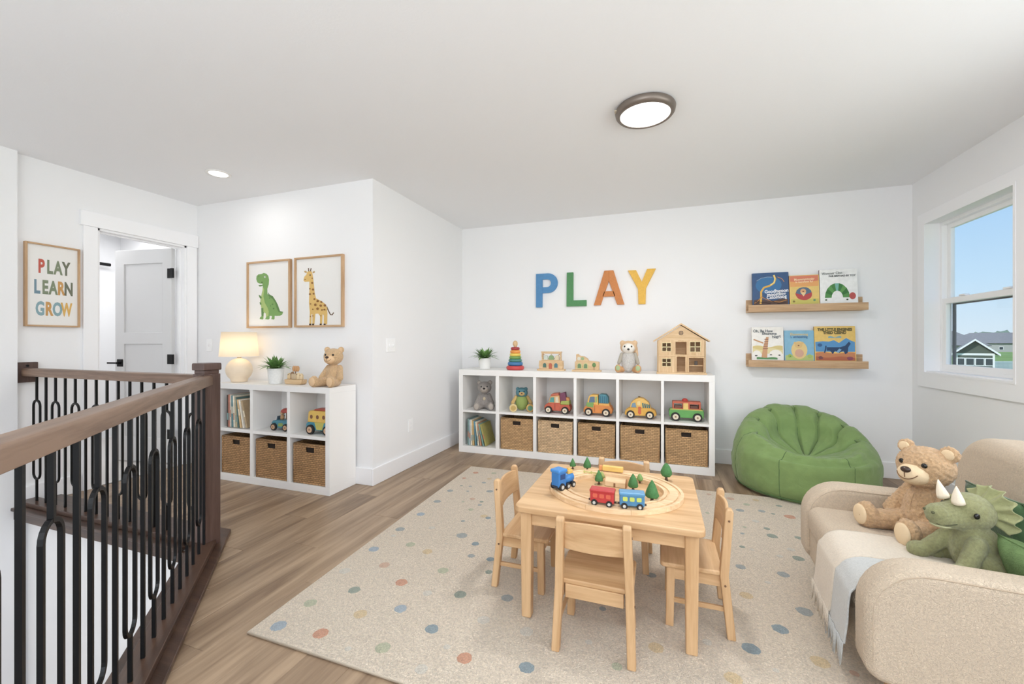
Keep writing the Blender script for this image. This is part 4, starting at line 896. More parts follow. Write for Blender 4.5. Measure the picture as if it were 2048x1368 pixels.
art(pr, f, [('tail_spikes', [(430, 640), (455, 680), (500, 700), (545, 770), (575, 830), (610, 930), (655, 940), (640, 985), (560, 1000), (440, 800)], G3),
    ('body_shape', [(248, 440), (252, 395), (280, 368), (330, 362), (365, 347), (405, 360), (432, 392), (445, 450), (440, 520), (418, 590), (420, 660), (440, 700), (500, 745), (535, 800), (555, 870), (585, 940), (620, 955), (655, 945), (645, 975), (610, 1000), (560, 1003), (530, 1000), (528, 1045), (515, 1058), (478, 1050), (490, 1005), (455, 1000), (452, 1045), (435, 1056), (385, 1050), (398, 1020), (395, 965), (375, 945), (362, 965), (358, 1045), (345, 1055), (300, 1045), (308, 1018), (330, 1005), (330, 890), (308, 800), (318, 720), (345, 610), (350, 545), (340, 510), (300, 508), (262, 488)], G1),
    ('belly_shape', [(352, 560), (372, 600), (358, 700), (380, 800), (425, 880), (440, 930), (435, 1000), (400, 1015), (395, 965), (375, 945), (355, 940), (330, 890), (310, 800), (322, 720), (345, 620)], G2),
    ('arm_shape', [(285, 680), (312, 690), (335, 720), (320, 745), (296, 715)], G3), ('arm_shape', [(300, 790), (325, 800), (330, 830), (306, 828)], G3), ('lower_jaw', [(280, 530), (345, 528), (350, 545), (300, 553)], G3),
    ('leg_shade', [(325, 880), (358, 880), (362, 1000), (330, 1000)], G3), ('eye_white', circ(382, 408, 14, 12), G4), ('pupil', circ(385, 408, 6, 6), (30, 40, 30)), ('mouth', circ(338, 490, 9, 7), (40, 60, 36)),
    ] + [('spot', circ(x_, y_, r_, r_), G3) for x_, y_, r_ in ((500, 825, 12), (515, 890, 12), (455, 730, 10), (290, 400, 8), (470, 850, 8))])
t, pr, yy = picture('framed print of a yellow spotted giraffe above the boat toy', (-2.680, YL, 1.560), 0, .510, .592)
f = mapper((845, 125), (1560, 65), (845, 1175), (1560, 1165), .510, .592, yy)
Y1, Y2, Y3 = (224, 182, 100), (150, 98, 46), (110, 84, 60)
art(pr, f, [('tail', stroke([(1320, 860), (1350, 930), (1375, 980), (1400, 985), (1422, 950)], 16), Y3),
    ('body_shape', [(978, 440), (988, 405), (1018, 375), (1028, 335), (1060, 322), (1098, 325), (1112, 370), (1122, 440), (1135, 560), (1145, 660), (1165, 735), (1230, 768), (1295, 815), (1328, 880), (1332, 970), (1328, 1128), (1280, 1128), (1278, 995), (1262, 970), (1252, 1128), (1222, 1128), (1222, 1000), (1195, 965), (1155, 968), (1140, 1128), (1108, 1128), (1108, 975), (1094, 975), (1094, 1128), (1064, 1128), (1070, 950), (1058, 800), (1064, 600), (1064, 480), (1035, 482), (995, 484), (975, 465)], Y1),
    ('ear', circ(1006, 333, 22, 15, rot=.5), (196, 160, 100)), ('ear', circ(1130, 338, 20, 14, rot=-.6), (196, 160, 100)), ('horn', stroke([(1050, 275), (1054, 325)], 14), Y3), ('horn', stroke([(1092, 278), (1080, 325)], 14), Y3),
    ('eye', circ(1076, 382, 9, 11), (40, 30, 24)), ('nostril', circ(1000, 448, 10, 8), Y2)] +
    [('spot', circ(x_, y_, r_, r_ * .95, 8, jit=.15), Y2) for x_, y_, r_ in ((1108, 500, 17), (1108, 430, 11), (1120, 600, 19), (1075, 670, 16), (1130, 665, 15), (1142, 745, 16), (1190, 775, 20), (1245, 790, 16), (1155, 830, 20), (1235, 845, 19), (1298, 842, 19), (1190, 892, 21), (1255, 910, 14), (1292, 905, 14), (1085, 820, 11), (1076, 590, 12), (1120, 900, 11), (1084, 1010, 10), (1120, 1000, 10), (1240, 1000, 9))] +
    [('hoof', [(x_ - 14, 1118), (x_ + 14, 1118), (x_ + 16, 1142), (x_ - 16, 1142)], (70, 50, 36)) for x_ in (1080, 1125, 1238, 1296)])
# PLAY LEARN GROW print
def put_text(parent, s_, size, x, z, y, rgb, xs=1, off=0, rot=0, name='lettering', space=1.0):
    me = text_me(s_, size, 0, off, xs, space); me.transform(Matrix.Translation((x, y, z)) @ Matrix.Rotation(R(rot), 4, 'Y') @ Matrix.Rotation(R(90), 4, 'X'))
    return link(name, me, mat('ink_%d_%d_%d' % rgb, rgb, .8), parent)
t, pr, yy = picture('framed PLAY LEARN GROW print on the wall left of the door', (XD + .001, 1.743, 1.546), R(90), .292, .592, .012, .028)
TC = {'r': (204, 92, 76), 'g': (128, 140, 112), 'b': (112, 142, 158), 'o': (206, 152, 84), 'k': (112, 116, 96), 'u': (134, 168, 176), 'y': (222, 172, 84)}
for s_, cols, z_, x0_, dx_ in (('PLAY', 'rggk', .130, -.062, .044), ('LEARN', 'bggok', -.018, -.084, .042), ('GROW', 'uouy', -.172, -.068, .0455)):
    for i_, (ch, c_) in enumerate(zip(s_, cols)):
        put_text(pr, ch, .132, x0_ + i_ * dx_ + (.004 if ch == 'W' else 0), z_, yy - .0008, TC[c_], .48 if ch != 'W' else .42, .0055, name='letter')

# picture ledges
def ledge(label, z):
    t = thing('picture_ledge', label, 'shelf', (1.188, YB, z))
    hw = .438
    obj('back_rail', box(-hw, hw, -.014, 0, 0, .118), OAK[0], t, bev=.0015); obj('shelf_board', box(-hw, hw, -.110, -.014, 0, .014), OAK[0], t, bev=.001)
    obj('front_lip', box(-hw, hw, -.124, -.110, 0, .062), OAK[0], t, bev=.0015); return t
ledge('upper oak picture ledge holding three picture books', 1.407); ledge('lower oak picture ledge holding three picture books', .917)
def fbook(label, x0, x1, z0, z1, rgb, spine):
    w_, h_ = x1 - x0, z1 - z0; t = thing('board_book', label, 'book', ((x0 + x1) / 2, YB - .072, z0), 0, 'face-out books on the ledges'); t.rotation_euler = (R(-5), 0, 0)
    cv = obj('front_cover', rprism(rrect(-w_ / 2, w_ / 2, 0, h_, .006, 3), -.003, 0, .0008), paint(rgb, .4), t); obj('back_cover', rprism(rrect(-w_ / 2, w_ / 2, 0, h_, .006, 3), .012, .015, .0008), paint(rgb, .4), t)
    obj('pages', box(-w_ / 2 + .004, w_ / 2 - .003, 0, .012, .003, h_ - .003), PAPER, t); obj('spine', box(-w_ / 2 - .001, -w_ / 2 + .002, -.002, .014, .001, h_ - .001), paint(spine, .4), t)
    g_ = lambda u, v, k=0: (-w_ / 2 + u * w_, -.0034 - .0004 * k, (.12 + .88 * v) * h_)
    return cv, g_, w_, h_
def wave(x0, x1, y0, amp, base_, n_=12, ph=0): return [(x0, base_)] + [(x0 + (x1 - x0) * i / n_, y0 + amp * math.sin(ph + i / n_ * 9)) for i in range(n_ + 1)] + [(x1, base_)]
def bt(cv, g_, s_, size, u, v, rgb, rot=0, off=.0012, xs=.85, k=9): p = g_(u, v, k); put_text(cv, s_, size, p[0], p[2], p[1], rgb, xs, off, rot, 'title')
zb = 1.424
cv, g_, w_, h_ = fbook('dark blue picture book with a golden winding swirl, upper ledge', .793, 1.076, zb, 1.764, (44, 84, 134), (24, 44, 86))
art(cv, lambda u, v, k: g_(u, v, k), [('sky_patch', circ(.45, .62, .36, .26, 18), (60, 118, 172)), ('ground', wave(.03, .97, .17, .03, .03), (96, 74, 66)), ('swirl', stroke([(.22, .06), (.24, .25), (.24, .42), (.32, .55), (.48, .60), (.60, .68), (.64, .80), (.60, .92)], .055), (226, 176, 74)),
    ('swirl_light', stroke([(.50, .61), (.61, .70), (.63, .82), (.60, .92)], .028), (248, 224, 130)), ('swirl', stroke([(.24, .28), (.36, .20), (.55, .12), (.75, .10), (.94, .16)], .02), (196, 130, 60)), ('swirl', stroke([(.24, .26), (.14, .14), (.05, .08)], .02), (196, 130, 60)),
    ('swirl', stroke([(.12, .76), (.25, .84), (.42, .87), (.56, .86)], .014), (150, 170, 190)), ('swirl', stroke([(.70, .86), (.82, .80), (.88, .70)], .016), (220, 150, 90)), ('roots', stroke([(.08, .13), (.30, .10), (.50, .06)], .018), (60, 46, 48)), ('roots', stroke([(.5, .15), (.7, .06), (.92, .08)], .018), (60, 46, 48))])
for s_, v in (('Goodhwoon', .43), ('moostlitrr', .335), ('Catomoog', .25)): bt(cv, g_, s_, .042, .66, v, (240, 242, 246), -3)
cv, g_, w_, h_ = fbook('orange to yellow picture book with a round red nest picture, upper ledge', 1.082, 1.302, zb, 1.728, (232, 196, 104), (200, 110, 90))
art(cv, lambda u, v, k: g_(u, v, k), [('top_band', [(.02, .98), (.98, .98), (.98, .80), (.5, .76), (.02, .80)], (226, 128, 98)), ('mid_band', [(.02, .80), (.5, .76), (.98, .80), (.98, .62), (.02, .62)], (236, 166, 98)), ('low_band', wave(.03, .97, .20, .02, .03), (206, 196, 96)),
    ('round_nest', circ(.48, .38, .28, .215, 20, jit=.04), (196, 76, 76)), ('nest_top', [(.21, .40), (.24, .50), (.33, .57), (.48, .60), (.62, .57), (.72, .49), (.74, .42), (.48, .33)], (92, 116, 140)), ('face_patch', circ(.46, .46, .10, .09), (226, 170, 120)), ('face_patch', [(.37, .42), (.56, .42), (.47, .29)], (236, 206, 150)),
    ('flower', circ(.14, .13, .05, .035, 8, jit=.2), (150, 130, 70)), ('flower', circ(.83, .16, .05, .035, 8, jit=.2), (110, 150, 110)), ('beak_mark', circ(.46, .455, .03, .018), (120, 60, 50))])
for s_, v, sz in (('Mcommmtonkr', .855, .030), ('in toowhnw fur', .775, .026)): bt(cv, g_, s_, sz, .5, v, (250, 226, 180), -1, .0006, .8)
cv, g_, w_, h_ = fbook('white picture book with a green leafy arch picture, upper ledge', 1.306, 1.575, zb, 1.766, (238, 238, 236), (120, 60, 66))
arc = []
for i_ in range(9):
    a0, a1 = math.pi * i_ / 9, math.pi * (i_ + 1) / 9 * 1.0
    pp = [(.46 - .33 * math.cos(a0), .18 + .42 * math.sin(a0)), (.46 - .33 * math.cos(a1), .18 + .42 * math.sin(a1)), (.46 - .15 * math.cos(a1), .18 + .20 * math.sin(a1)), (.46 - .15 * math.cos(a0), .18 + .20 * math.sin(a0))]
    arc.append(('arch_band', pp, ((84, 148, 76), (64, 126, 62), (96, 160, 84), (74, 136, 70), (120, 184, 170), (64, 130, 66), (96, 158, 80), (60, 120, 60), (88, 150, 78))[i_]))
art(cv, lambda u, v, k: g_(u, v, k), arc + [('red_berry', circ(.86, .22, .085, .10, 18), (196, 84, 80)), ('grass_dot', circ(.16, .12, .03, .022, 8), (60, 90, 50)), ('grass_dot', circ(.72, .12, .03, .022, 8), (60, 90, 50))])
bt(cv, g_, 'Wonuusr Ckus :', .030, .36, .885, (110, 116, 112), -2, .0004, .8); bt(cv, g_, 'FUR BRITHAD BY TOY', .020, .60, .80, (70, 74, 74), 0, .0006, .95)
zb = .934
cv, g_, w_, h_ = fbook('white picture book with a striped tower on a hill, lower ledge', .787, 1.037, zb, 1.275, (238, 234, 226), (200, 196, 190))
art(cv, lambda u, v, k: g_(u, v, k), [('hills', wave(.03, .97, .42, .03, .22), (222, 200, 130)), ('hills', wave(.03, .97, .34, .03, .2, ph=2), (230, 216, 160)), ('path_patch', circ(.75, .20, .20, .12, 12), (244, 240, 230)), ('path_patch', circ(.16, .20, .13, .10, 12), (244, 240, 230)), ('tower', [(.30, .08), (.48, .08), (.50, .40), (.54, .70), (.46, .70), (.36, .40)], (214, 160, 116)), ('green_mound', wave(.15, .80, .09, .01, .03, ph=1), (98, 156, 96)),
    ('wing', stroke([(.06, .63), (.22, .57), (.37, .52)], .04), (206, 150, 104))] + [('stripe', [(.355 + .012 * i_, .34 + .07 * i_), (.505 + .006 * i_, .345 + .07 * i_), (.508 + .006 * i_, .365 + .07 * i_), (.358 + .012 * i_, .36 + .07 * i_)], (150, 100, 90)) for i_ in range(5)] + [('bird_mark', circ(x_, y_, .045, .02, 8, jit=.3), (90, 86, 84)) for x_, y_ in ((.14, .14), (.60, .17), (.86, .16))])
for s_, u, v, r_ in (('Oh, Be Hew', .36, .88, 0), ('Ehuimme', .56, .80, 1), ('Nigrt', .78, .71, -8)): bt(cv, g_, s_, .034, u, v, (66, 82, 96), r_, .0005, .9)
cv, g_, w_, h_ = fbook('light blue picture book with a yellow round-eared creature, lower ledge', 1.042, 1.265, zb, 1.243, (120, 178, 208), (60, 100, 140))
art(cv, lambda u, v, k: g_(u, v, k), [('meadow', wave(.03, .97, .18, .03, .03), (186, 200, 116)), ('glow', circ(.5, .36, .27, .29, 18), (232, 200, 130)), ('head_patch', circ(.48, .52, .13, .10, 16), (226, 186, 120)), ('ear_patch', circ(.36, .59, .045, .04), (226, 186, 120)), ('ear_patch', circ(.61, .59, .045, .04), (226, 186, 120)), ('body_patch', circ(.50, .26, .15, .13, 16), (216, 166, 140)), ('nose_mark', circ(.48, .51, .03, .022), (150, 100, 80)),
    ('bush', circ(.18, .17, .08, .06, 10, jit=.15), (160, 190, 90)), ('bush', circ(.84, .17, .08, .06, 10, jit=.15), (170, 196, 100)), ('bush_mark', circ(.19, .16, .02, .018), (80, 120, 60))])
for s_, v, c_ in (('Ehemmnnoog', .87, (232, 206, 140)), ('L umhoomng', .79, (70, 110, 160))): bt(cv, g_, s_, .030, .5, v, c_, 0, .0005, .8)
cv, g_, w_, h_ = fbook('yellow picture book titled THE LITTLE ENGINES over a blue train, lower ledge', 1.268, 1.562, zb, 1.277, (232, 190, 92), (170, 130, 60))
art(cv, lambda u, v, k: g_(u, v, k), [('water_band', [(.02, .27), (.98, .27), (.98, .55), (.90, .58), (.78, .66), (.72, .62), (.60, .52), (.48, .60), (.36, .56), (.20, .57), (.02, .55)], (86, 150, 204)), ('ground_band', wave(.02, .98, .24, .02, .02), (206, 130, 84)), ('ground_band', wave(.02, .98, .12, .02, .02, ph=2), (190, 104, 72)),
    ('engine_shape', [(.30, .40), (.62, .40), (.74, .44), (.84, .56), (.88, .50), (.82, .40), (.80, .24), (.74, .20), (.70, .30), (.60, .24), (.50, .30), (.44, .20), (.38, .30), (.30, .30)], (46, 72, 110)), ('engine_shape', stroke([(.28, .44), (.27, .34), (.24, .24)], .035), (46, 72, 110)), ('engine_shape', circ(.13, .46, .06, .05, 12), (60, 100, 150)),
    ('engine_light', [(.52, .26), (.60, .36), (.66, .33), (.58, .24)], (120, 170, 210)), ('smoke', wave(.34, .66, .70, .02, .665), (130, 170, 180)), ('rock', circ(.14, .10, .06, .05, 9, jit=.2), (130, 80, 84)), ('rock', circ(.86, .08, .08, .05, 9, jit=.2), (150, 76, 96))])
bt(cv, g_, 'THE LITTLE ENGINES', .033, .5, .90, (96, 90, 56), 0, .0016, .80); bt(cv, g_, 'THED CEEND', .033, .5, .81, (96, 90, 56), 0, .0014, .82)

# ceiling lamps
EM = mat('lamp_diffuser', (255, 255, 255), .5, emit=(255, 252, 246), estr=2.0)
BRONZE = mat('brushed_bronze', (128, 116, 106), .42, metal=.55)
t = thing('ceiling_lamp', 'round flush ceiling lamp with brushed bronze rim and white diffuser', 'ceiling lamp', (-.077, 2.434, H))
obj('rim', lathe([(.148, 0), (.158, -.004), (.162, -.012), (.158, -.030), (.150, -.040), (.136, -.043), (.134, -.038), (.134, -.002)], 64), BRONZE, t, smooth=True)
obj('diffuser', lathe([(0, -.0395), (.06, -.0393), (.134, -.038), (.134, -.03), (0, -.03)], 48), EM, t, smooth=True)
obj('clip', box(-.16, -.135, -.065, -.035, -.022, -.014), paint((190, 176, 150), .3), t, bev=.001)
t = thing('recessed_downlight', 'round recessed white downlight in the ceiling near the door', 'ceiling lamp', (-3.21, 2.277, H))
obj('trim_ring', lathe([(.062, 0), (.084, 0), (.084, -.004), (.066, -.006), (.062, -.003)], 48), WHITE, t, smooth=True); obj('diffuser', disc(BM(), (0, 0, -.0025), .064, .003, 'z', 40), EM, t)
o = C.objects['ceiling_lamp_bulb']; o.location.z = 2.392
o = C.objects['recessed_bulb']; o.location.z = 2.43

# ================================================================== RUG
ZR = .013
t = thing('area_rug', 'large cream pile rug with scattered muted coloured dots under the play table', 'rug')
RUGM = mat('rug_pile', (238, 220, 196), .98, (120, 1.0, 2.2, .012), .16, 130, sheen=.2, spec=.1)
RP = [(-1.515, 1.188), (1.72, 1.165), (1.74, 3.50), (-1.615, 3.445)]
rug = obj('pile', rprism(RP, 0, ZR, .0055, 'z', 3), RUGM, t, smooth=False)
obj('binding', tube([(p[0] + (.003 if p[0] < 0 else -.003), p[1] + (.003 if p[1] < 2 else -.003), .006) for p in RP], .0065, 8, closed=True), mat('rug_binding', (226, 210, 186), .9, (300, .6)), t, smooth=True)
DOTS = [(-1.426,1.251,0.0299,'b'),(-1.235,1.273,0.0279,'o'),(-0.962,1.29,0.0278,'l'),(-0.656,1.345,0.0269,'o'),(-0.844,1.439,0.0264,'d'),(-1.169,1.418,0.0271,'y'),(-1.422,1.407,0.0269,'l'),(-1.032,1.503,0.0263,'b'),(-0.673,1.555,0.0252,'p'),(-1.308,1.547,0.0268,'g'),(-1.141,1.67,0.0284,'o'),(-0.839,1.677,0.027,'g'),(-0.633,1.723,0.0259,'t'),(-1.311,1.771,0.0265,'r'),(-1.007,1.825,0.0266,'l'),(-1.462,1.661,0.0266,'p'),(-1.177,1.962,0.0264,'y'),(-1.466,1.888,0.0276,'b'),(-1.307,1.999,0.0255,'l'),(-1.473,2.141,0.0276,'t'),(-1.086,2.192,0.0315,'t'),(-0.97,2.127,0.021,'d'),(-0.936,2.0,0.019,'t'),(-0.827,2.002,0.0212,'d'),(-0.789,1.888,0.0176,'g'),(-1.474,2.374,0.0268,'b'),(-1.482,2.603,0.0255,'t'),(-1.497,2.822,0.0236,'t'),(-1.303,2.222,0.0199,'p'),(-1.197,2.551,0.0187,'l'),(-1.167,2.371,0.0134,'t'),(-1.036,2.467,0.0178,'d'),(-1.072,2.483,0.0233,'y'),(-1.172,2.644,0.0136,'t'),(-1.268,2.731,0.02,'r'),(-1.366,2.857,0.0111,'t'),(-1.495,3.285,0.024,'o'),(-1.343,3.324,0.0211,'l'),(-1.323,3.176,0.0189,'y'),(-1.327,3.073,0.017,'t'),(-1.21,2.912,0.0247,'t'),(-1.185,2.702,0.0139,'g'),(-1.307,2.658,0.0104,'l'),(-1.466,2.951,0.0103,'g'),(-1.394,2.961,0.0128,'t'),(-1.527,3.122,0.0163,'o'),(-1.126,2.073,0.0064,'p'),(-0.982,1.637,0.0206,'p'),(-1.079,1.243,0.012,'p'),(-0.741,1.373,0.0133,'p'),(-0.774,1.25,0.0226,'p'),(-1.459,2.056,0.0143,'p'),(0.316,1.738,0.0307,'d'),(0.446,1.895,0.0287,'d'),(0.571,2.052,0.0306,'t'),(0.533,1.747,0.0294,'y'),(0.232,1.564,0.028,'y'),(0.363,2.096,0.0265,'y'),(0.565,2.345,0.026,'t'),(0.383,2.353,0.0232,'t'),(0.681,2.544,0.0272,'g'),(0.615,2.788,0.0286,'g'),(0.754,2.812,0.0197,'g'),(0.61,2.887,0.0171,'g'),(0.791,3.132,0.032,'o'),(0.642,3.174,0.0209,'t'),(0.701,3.149,0.0117,'g'),(0.773,3.315,0.0185,'g'),(0.645,3.381,0.0213,'y'),(0.568,3.27,0.0207,'l'),(0.48,3.353,0.0258,'r'),(0.507,3.142,0.025,'t'),(0.428,2.585,0.0139,'g'),(0.459,2.765,0.0114,'t'),(0.487,2.867,0.0118,'l'),(0.568,2.984,0.0206,'p'),(0.472,2.568,0.0121,'p'),(0.672,2.639,0.0202,'p'),(0.596,2.538,0.0157,'p'),(0.478,2.242,0.0126,'p'),(0.624,1.725,0.0142,'r'),(0.344,3.395,0.0166,'r'),(0.297,3.021,0.0128,'l'),(0.167,1.72,0.0168,'p'),(0.376,1.651,0.0102,'p'),(-0.826,2.0,0.02,'d'),(-0.629,1.724,0.0247,'t'),(-0.489,1.549,0.0266,'p'),(-0.434,1.378,0.0261,'d'),(-0.013,1.627,0.0272,'y'),(-0.037,2.124,0.022,'t'),(0.162,1.719,0.0264,'p'),(0.232,1.574,0.0266,'y'),(0.466,3.353,0.0253,'r'),(-0.14,1.486,0.0183,'l'),(0.061,1.929,0.0151,'p'),(-0.251,1.573,0.0132,'p'),(-0.227,1.789,0.0148,'t'),(-0.3,1.3,0.027,'g'),(0.9,1.35,0.027,'g')]
DC = {'b': (180, 192, 200), 'o': (228, 164, 130), 'l': (202, 202, 168), 'd': (152, 168, 174), 'y': (232, 204, 156), 'p': (230, 220, 203), 'g': (164, 172, 154), 't': (176, 180, 176), 'r': (228, 188, 158)}
rd = random.Random(3)
for k in range(34): DOTS.append((rd.uniform(.84, 1.66), rd.uniform(1.3, 3.35), rd.uniform(.018, .03), rd.choice('boldypgtr')))
kept = []
for x, y, r_, c_ in DOTS:
    if any((x - a) ** 2 + (y - b) ** 2 < (.035 if x < .8 else .13) ** 2 for a, b in kept): continue
    kept.append((x, y))
    P = circ(0, 0, r_, r_ * .95, 22, jit=.07)
    bm = BM(); top = [bm.verts.new((p[0], p[1], .0007)) for p in P]; bot = [bm.verts.new((p[0] * 1.03, p[1] * 1.03, -.001)) for p in P]
    bm.faces.new(top)
    for i_ in range(22): bm.faces.new((bot[i_], bot[(i_ + 1) % 22], top[(i_ + 1) % 22], top[i_]))
    obj('dot', bm, mat('rug_dot_' + c_, DC[c_], .98, (120, 1.0, 2.2, .012), .16, 130, sheen=.2, spec=.1), t, loc=(x, y, ZR))

# ================================================================== PLAY TABLE, CHAIRS, TRAIN
t = thing('play_table', 'low rectangular beech play table carrying the toy train track', 'table', (-.203, 1.918, ZR))
tw, td, th_ = .357, .318, .462
obj('table_top', rprism(rrect(-tw, tw, -td, td, .03), th_ - .026, th_, .005, 'z', 3), BEECH[0], t, bev=0)
for a in (-1, 1):
    for b in (-1, 1):
        bm = BM(); x_, y_ = a * (tw - .045), b * (td - .045)
        for z0_, z1_, r0, r1 in ((0, th_ - .026, .020, .024),):
            P0 = [(x_ + sx_ * r0, y_ + sy_ * r0, z0_) for sx_, sy_ in ((-1, -1), (1, -1), (1, 1), (-1, 1))]; P1 = [(x_ + sx_ * r1, y_ + sy_ * r1, z1_) for sx_, sy_ in ((-1, -1), (1, -1), (1, 1), (-1, 1))]
            v = [bm.verts.new(p) for p in P0 + P1]
            for f_ in ((3, 2, 1, 0), (4, 5, 6, 7), (0, 1, 5, 4), (1, 2, 6, 5), (2, 3, 7, 6), (3, 0, 4, 7)): bm.faces.new([v[i] for i in f_])
        obj('leg', bm, BEECH[2], t, bev=.006, seg=3)
    obj('apron', box(-tw + .06, tw - .06, a * (td - .040) - .009, a * (td - .040) + .009, th_ - .082, th_ - .026), BEECH[0], t, bev=.002)
    obj('apron', box(a * (tw - .040) - .009, a * (tw - .040) + .009, -td + .06, td - .06, th_ - .082, th_ - .026), BEECH[1], t, bev=.002)
TT = ZR + th_
def chair(label, x, y, rz, first=None):
    if first:
        r_ = first.copy(); C.objects.link(r_); r_.location = (x, y, ZR); r_.rotation_euler = (0, 0, rz); r_['label'] = label
        for ch in list(first.children):
            c_ = ch.copy(); C.objects.link(c_); c_.parent = r_
            for g2 in ch.children: d_ = g2.copy(); C.objects.link(d_); d_.parent = c_
        return r_
    t = thing('kids_chair', label, 'chair', (x, y, ZR), rz, 'small beech chairs around the play table')
    for a in (-1, 1):
        bm = prism([(-.142, 0), (-.112, 0), (-.086, .235), (-.106, .478), (-.114, .488), (-.130, .488), (-.136, .478), (-.118, .235)], -.015, .015, 'x')
        for v in bm.verts: v.co.x += a * (.118 + .016 * (1 - v.co.z / .485))
        ps = obj('back_post', bm, BEECH[2], t, bev=.005, seg=3)
        for z_, y_ in ((.445, -.119), (.20, -.105)): obj('screw_plug', disc(BM(), (a * (.134 + .016 * (1 - z_ / .485)), y_, z_), .004, .003, 'x', 10), paint((110, 76, 50)), ps)
        bm = prism([(.078, 0), (.108, 0), (.104, .232), (.072, .232)], -.015, .015, 'x')
        for v in bm.verts: v.co.x += a * (.112 + .010 * (1 - v.co.z / .23))
        obj('front_leg', bm, BEECH[2], t, bev=.004, seg=3)
        obj('side_rail', box(a * .118 - .008, a * .118 + .008, -.095, .080, .185, .232), BEECH[1], t, bev=.002)
        obj('stretcher', box(a * .126 - .006, a * .126 + .006, -.108, .080, .095, .113), BEECH[1], t, bev=.002)
    for y_ in (-.092, .092): obj('cross_rail', box(-.105, .105, y_ - .008, y_ + .008, .182, .232), BEECH[0], t, bev=.002)
    obj('seat', rprism(rrect(-.138, .138, -.098, .128, .018), .232, .250, .005, 'z', 3), BEECH[0], t)
    bm = BM(); n_ = 12; rows = []
    for i_ in range(n_ + 1):
        f_ = i_ / n_ * 2 - 1; x_ = f_ * .108; yc = -.112 - .014 * (1 - f_ * f_); zt = .466 + .010 * (1 - f_ * f_); row_ = []
        for z_, o_ in ((.365, .012), (zt, .0)): row_ += [bm.verts.new((x_, yc - .006 + o_ - (.012 if z_ > .4 else 0) * 0, z_)), bm.verts.new((x_, yc + .006 + o_, z_))]
        rows.append(row_)
    for a_, b__ in zip(rows, rows[1:]):
        for i0, i1 in ((0, 1), (1, 3), (3, 2), (2, 0)): bm.faces.new((a_[i0], b__[i0], b__[i1], a_[i1]))
    for rw in (rows[0], rows[-1]): bm.faces.new((rw[0], rw[1], rw[3], rw[2]))
    bmesh.ops.recalc_face_normals(bm, faces=bm.faces); obj('backrest', bm, BEECH[0], t, bev=.004, seg=2)
    return t
c0 = chair('small beech chair nearest the camera with its back turned', -.225, 1.622, 0)
chair('small beech chair on the left side of the table, facing right', -.592, 1.928, R(-90), c0)
chair('small beech chair on the right side of the table near the sofa', .130, 1.905, R(90), c0)
chair('small beech chair behind the table, mostly hidden by the tabletop', -.185, 2.225, R(180), c0)

# oval track
TRK = wood('track_wood', (238, 206, 164), (220, 182, 136), 0, 2.5, .5, .05)
t = thing('train_track', 'oval wooden toy train track on the play table', 'toy track', (-.19, 1.905, TT))
ea, eb, tk = .247, .217, .019
sec = [(-.040, 0), (.040, 0), (.040, tk), (.027, tk), (.027, tk - .006), (.017, tk - .006), (.017, tk), (-.017, tk), (-.017, tk - .006), (-.027, tk - .006), (-.027, tk), (-.040, tk)]
NS = 10
for k in range(NS):
    bm = BM(); rows = []
    for i_ in range(9):
        a = 2 * math.pi * (k + i_ / 8 * .994) / NS; p = Vector((ea * math.cos(a), eb * math.sin(a))); tn = Vector((-ea * math.sin(a), eb * math.cos(a))).normalized(); nn = Vector((tn.y, -tn.x))
        rows.append([bm.verts.new((p.x + nn.x * s_, p.y + nn.y * s_, z_)) for s_, z_ in sec])
    for a_, b__ in zip(rows, rows[1:]):
        for j in range(len(sec)): bm.faces.new((a_[j], b__[j], b__[(j + 1) % len(sec)], a_[(j + 1) % len(sec)]))
    bm.faces.new(rows[0]); bm.faces.new(rows[-1]); bmesh.ops.recalc_face_normals(bm, faces=bm.faces); obj('track_piece', bm, TRK, t)
def tcar(label, x, y, rz, rgb, roof, wrgb, nm='train_carriage'):
    t = thing(nm, label, 'toy train', (x, y, TT + tk - .003), rz)
    obj('body', rprism(rrect(-.047, .047, .012, .058, .006), -.022, .022, .005), paint(rgb, .35), t, smooth=False)
    obj('roof', rprism(rrect(-.049, .049, .050, .064, .006), -.0235, .0235, .005), paint(roof, .35), t)
    for sd in (-1, 1):
        for x_ in (-.026, 0, .026): obj('window', prism(rrect(x_ - .009, x_ + .009, .032, .048, .004, 3), sd * .0232 - .001, sd * .0232 + .001), paint(wrgb, .4), t)
        for x_ in (-.029, .029):
            o = obj('wheel', disc(BM(), (0, 0, 0), .0125, .007, 'y', 20), RUB, t, bev=.001, loc=(x_, sd * .023, .0125)); obj('hub', disc(BM(), (0, sd * .0038, 0), .006, .002, 'y', 14), paint((196, 196, 190), .3), o)
    obj('coupling', box(-.055, .055, -.004, .004, .012, .018), paint((60, 50, 44)), t); return t
tcar('red wooden train carriage on the front of the oval track', -.215, 1.692, R(-2), (204, 56, 56), (196, 50, 50), (222, 96, 70))
tcar('blue wooden train carriage with yellow-green windows behind the red one', -.103, 1.697, R(7), (72, 136, 182), (84, 146, 190), (196, 210, 92))
t = thing('train_engine', 'blue wooden toy locomotive on the left bend of the track', 'toy train', (-.405, 1.826, TT + tk - .003), R(62))
t.scale = (1.12, 1.12, 1.12)
obj('cab', rprism(rrect(-.048, -.004, .012, .074, .008), -.021, .021, .005), paint((44, 120, 196), .35), t)
obj('cab_roof', rprism(rrect(-.052, .0, .068, .082, .006), -.024, .024, .005), paint((56, 134, 210), .35), t)
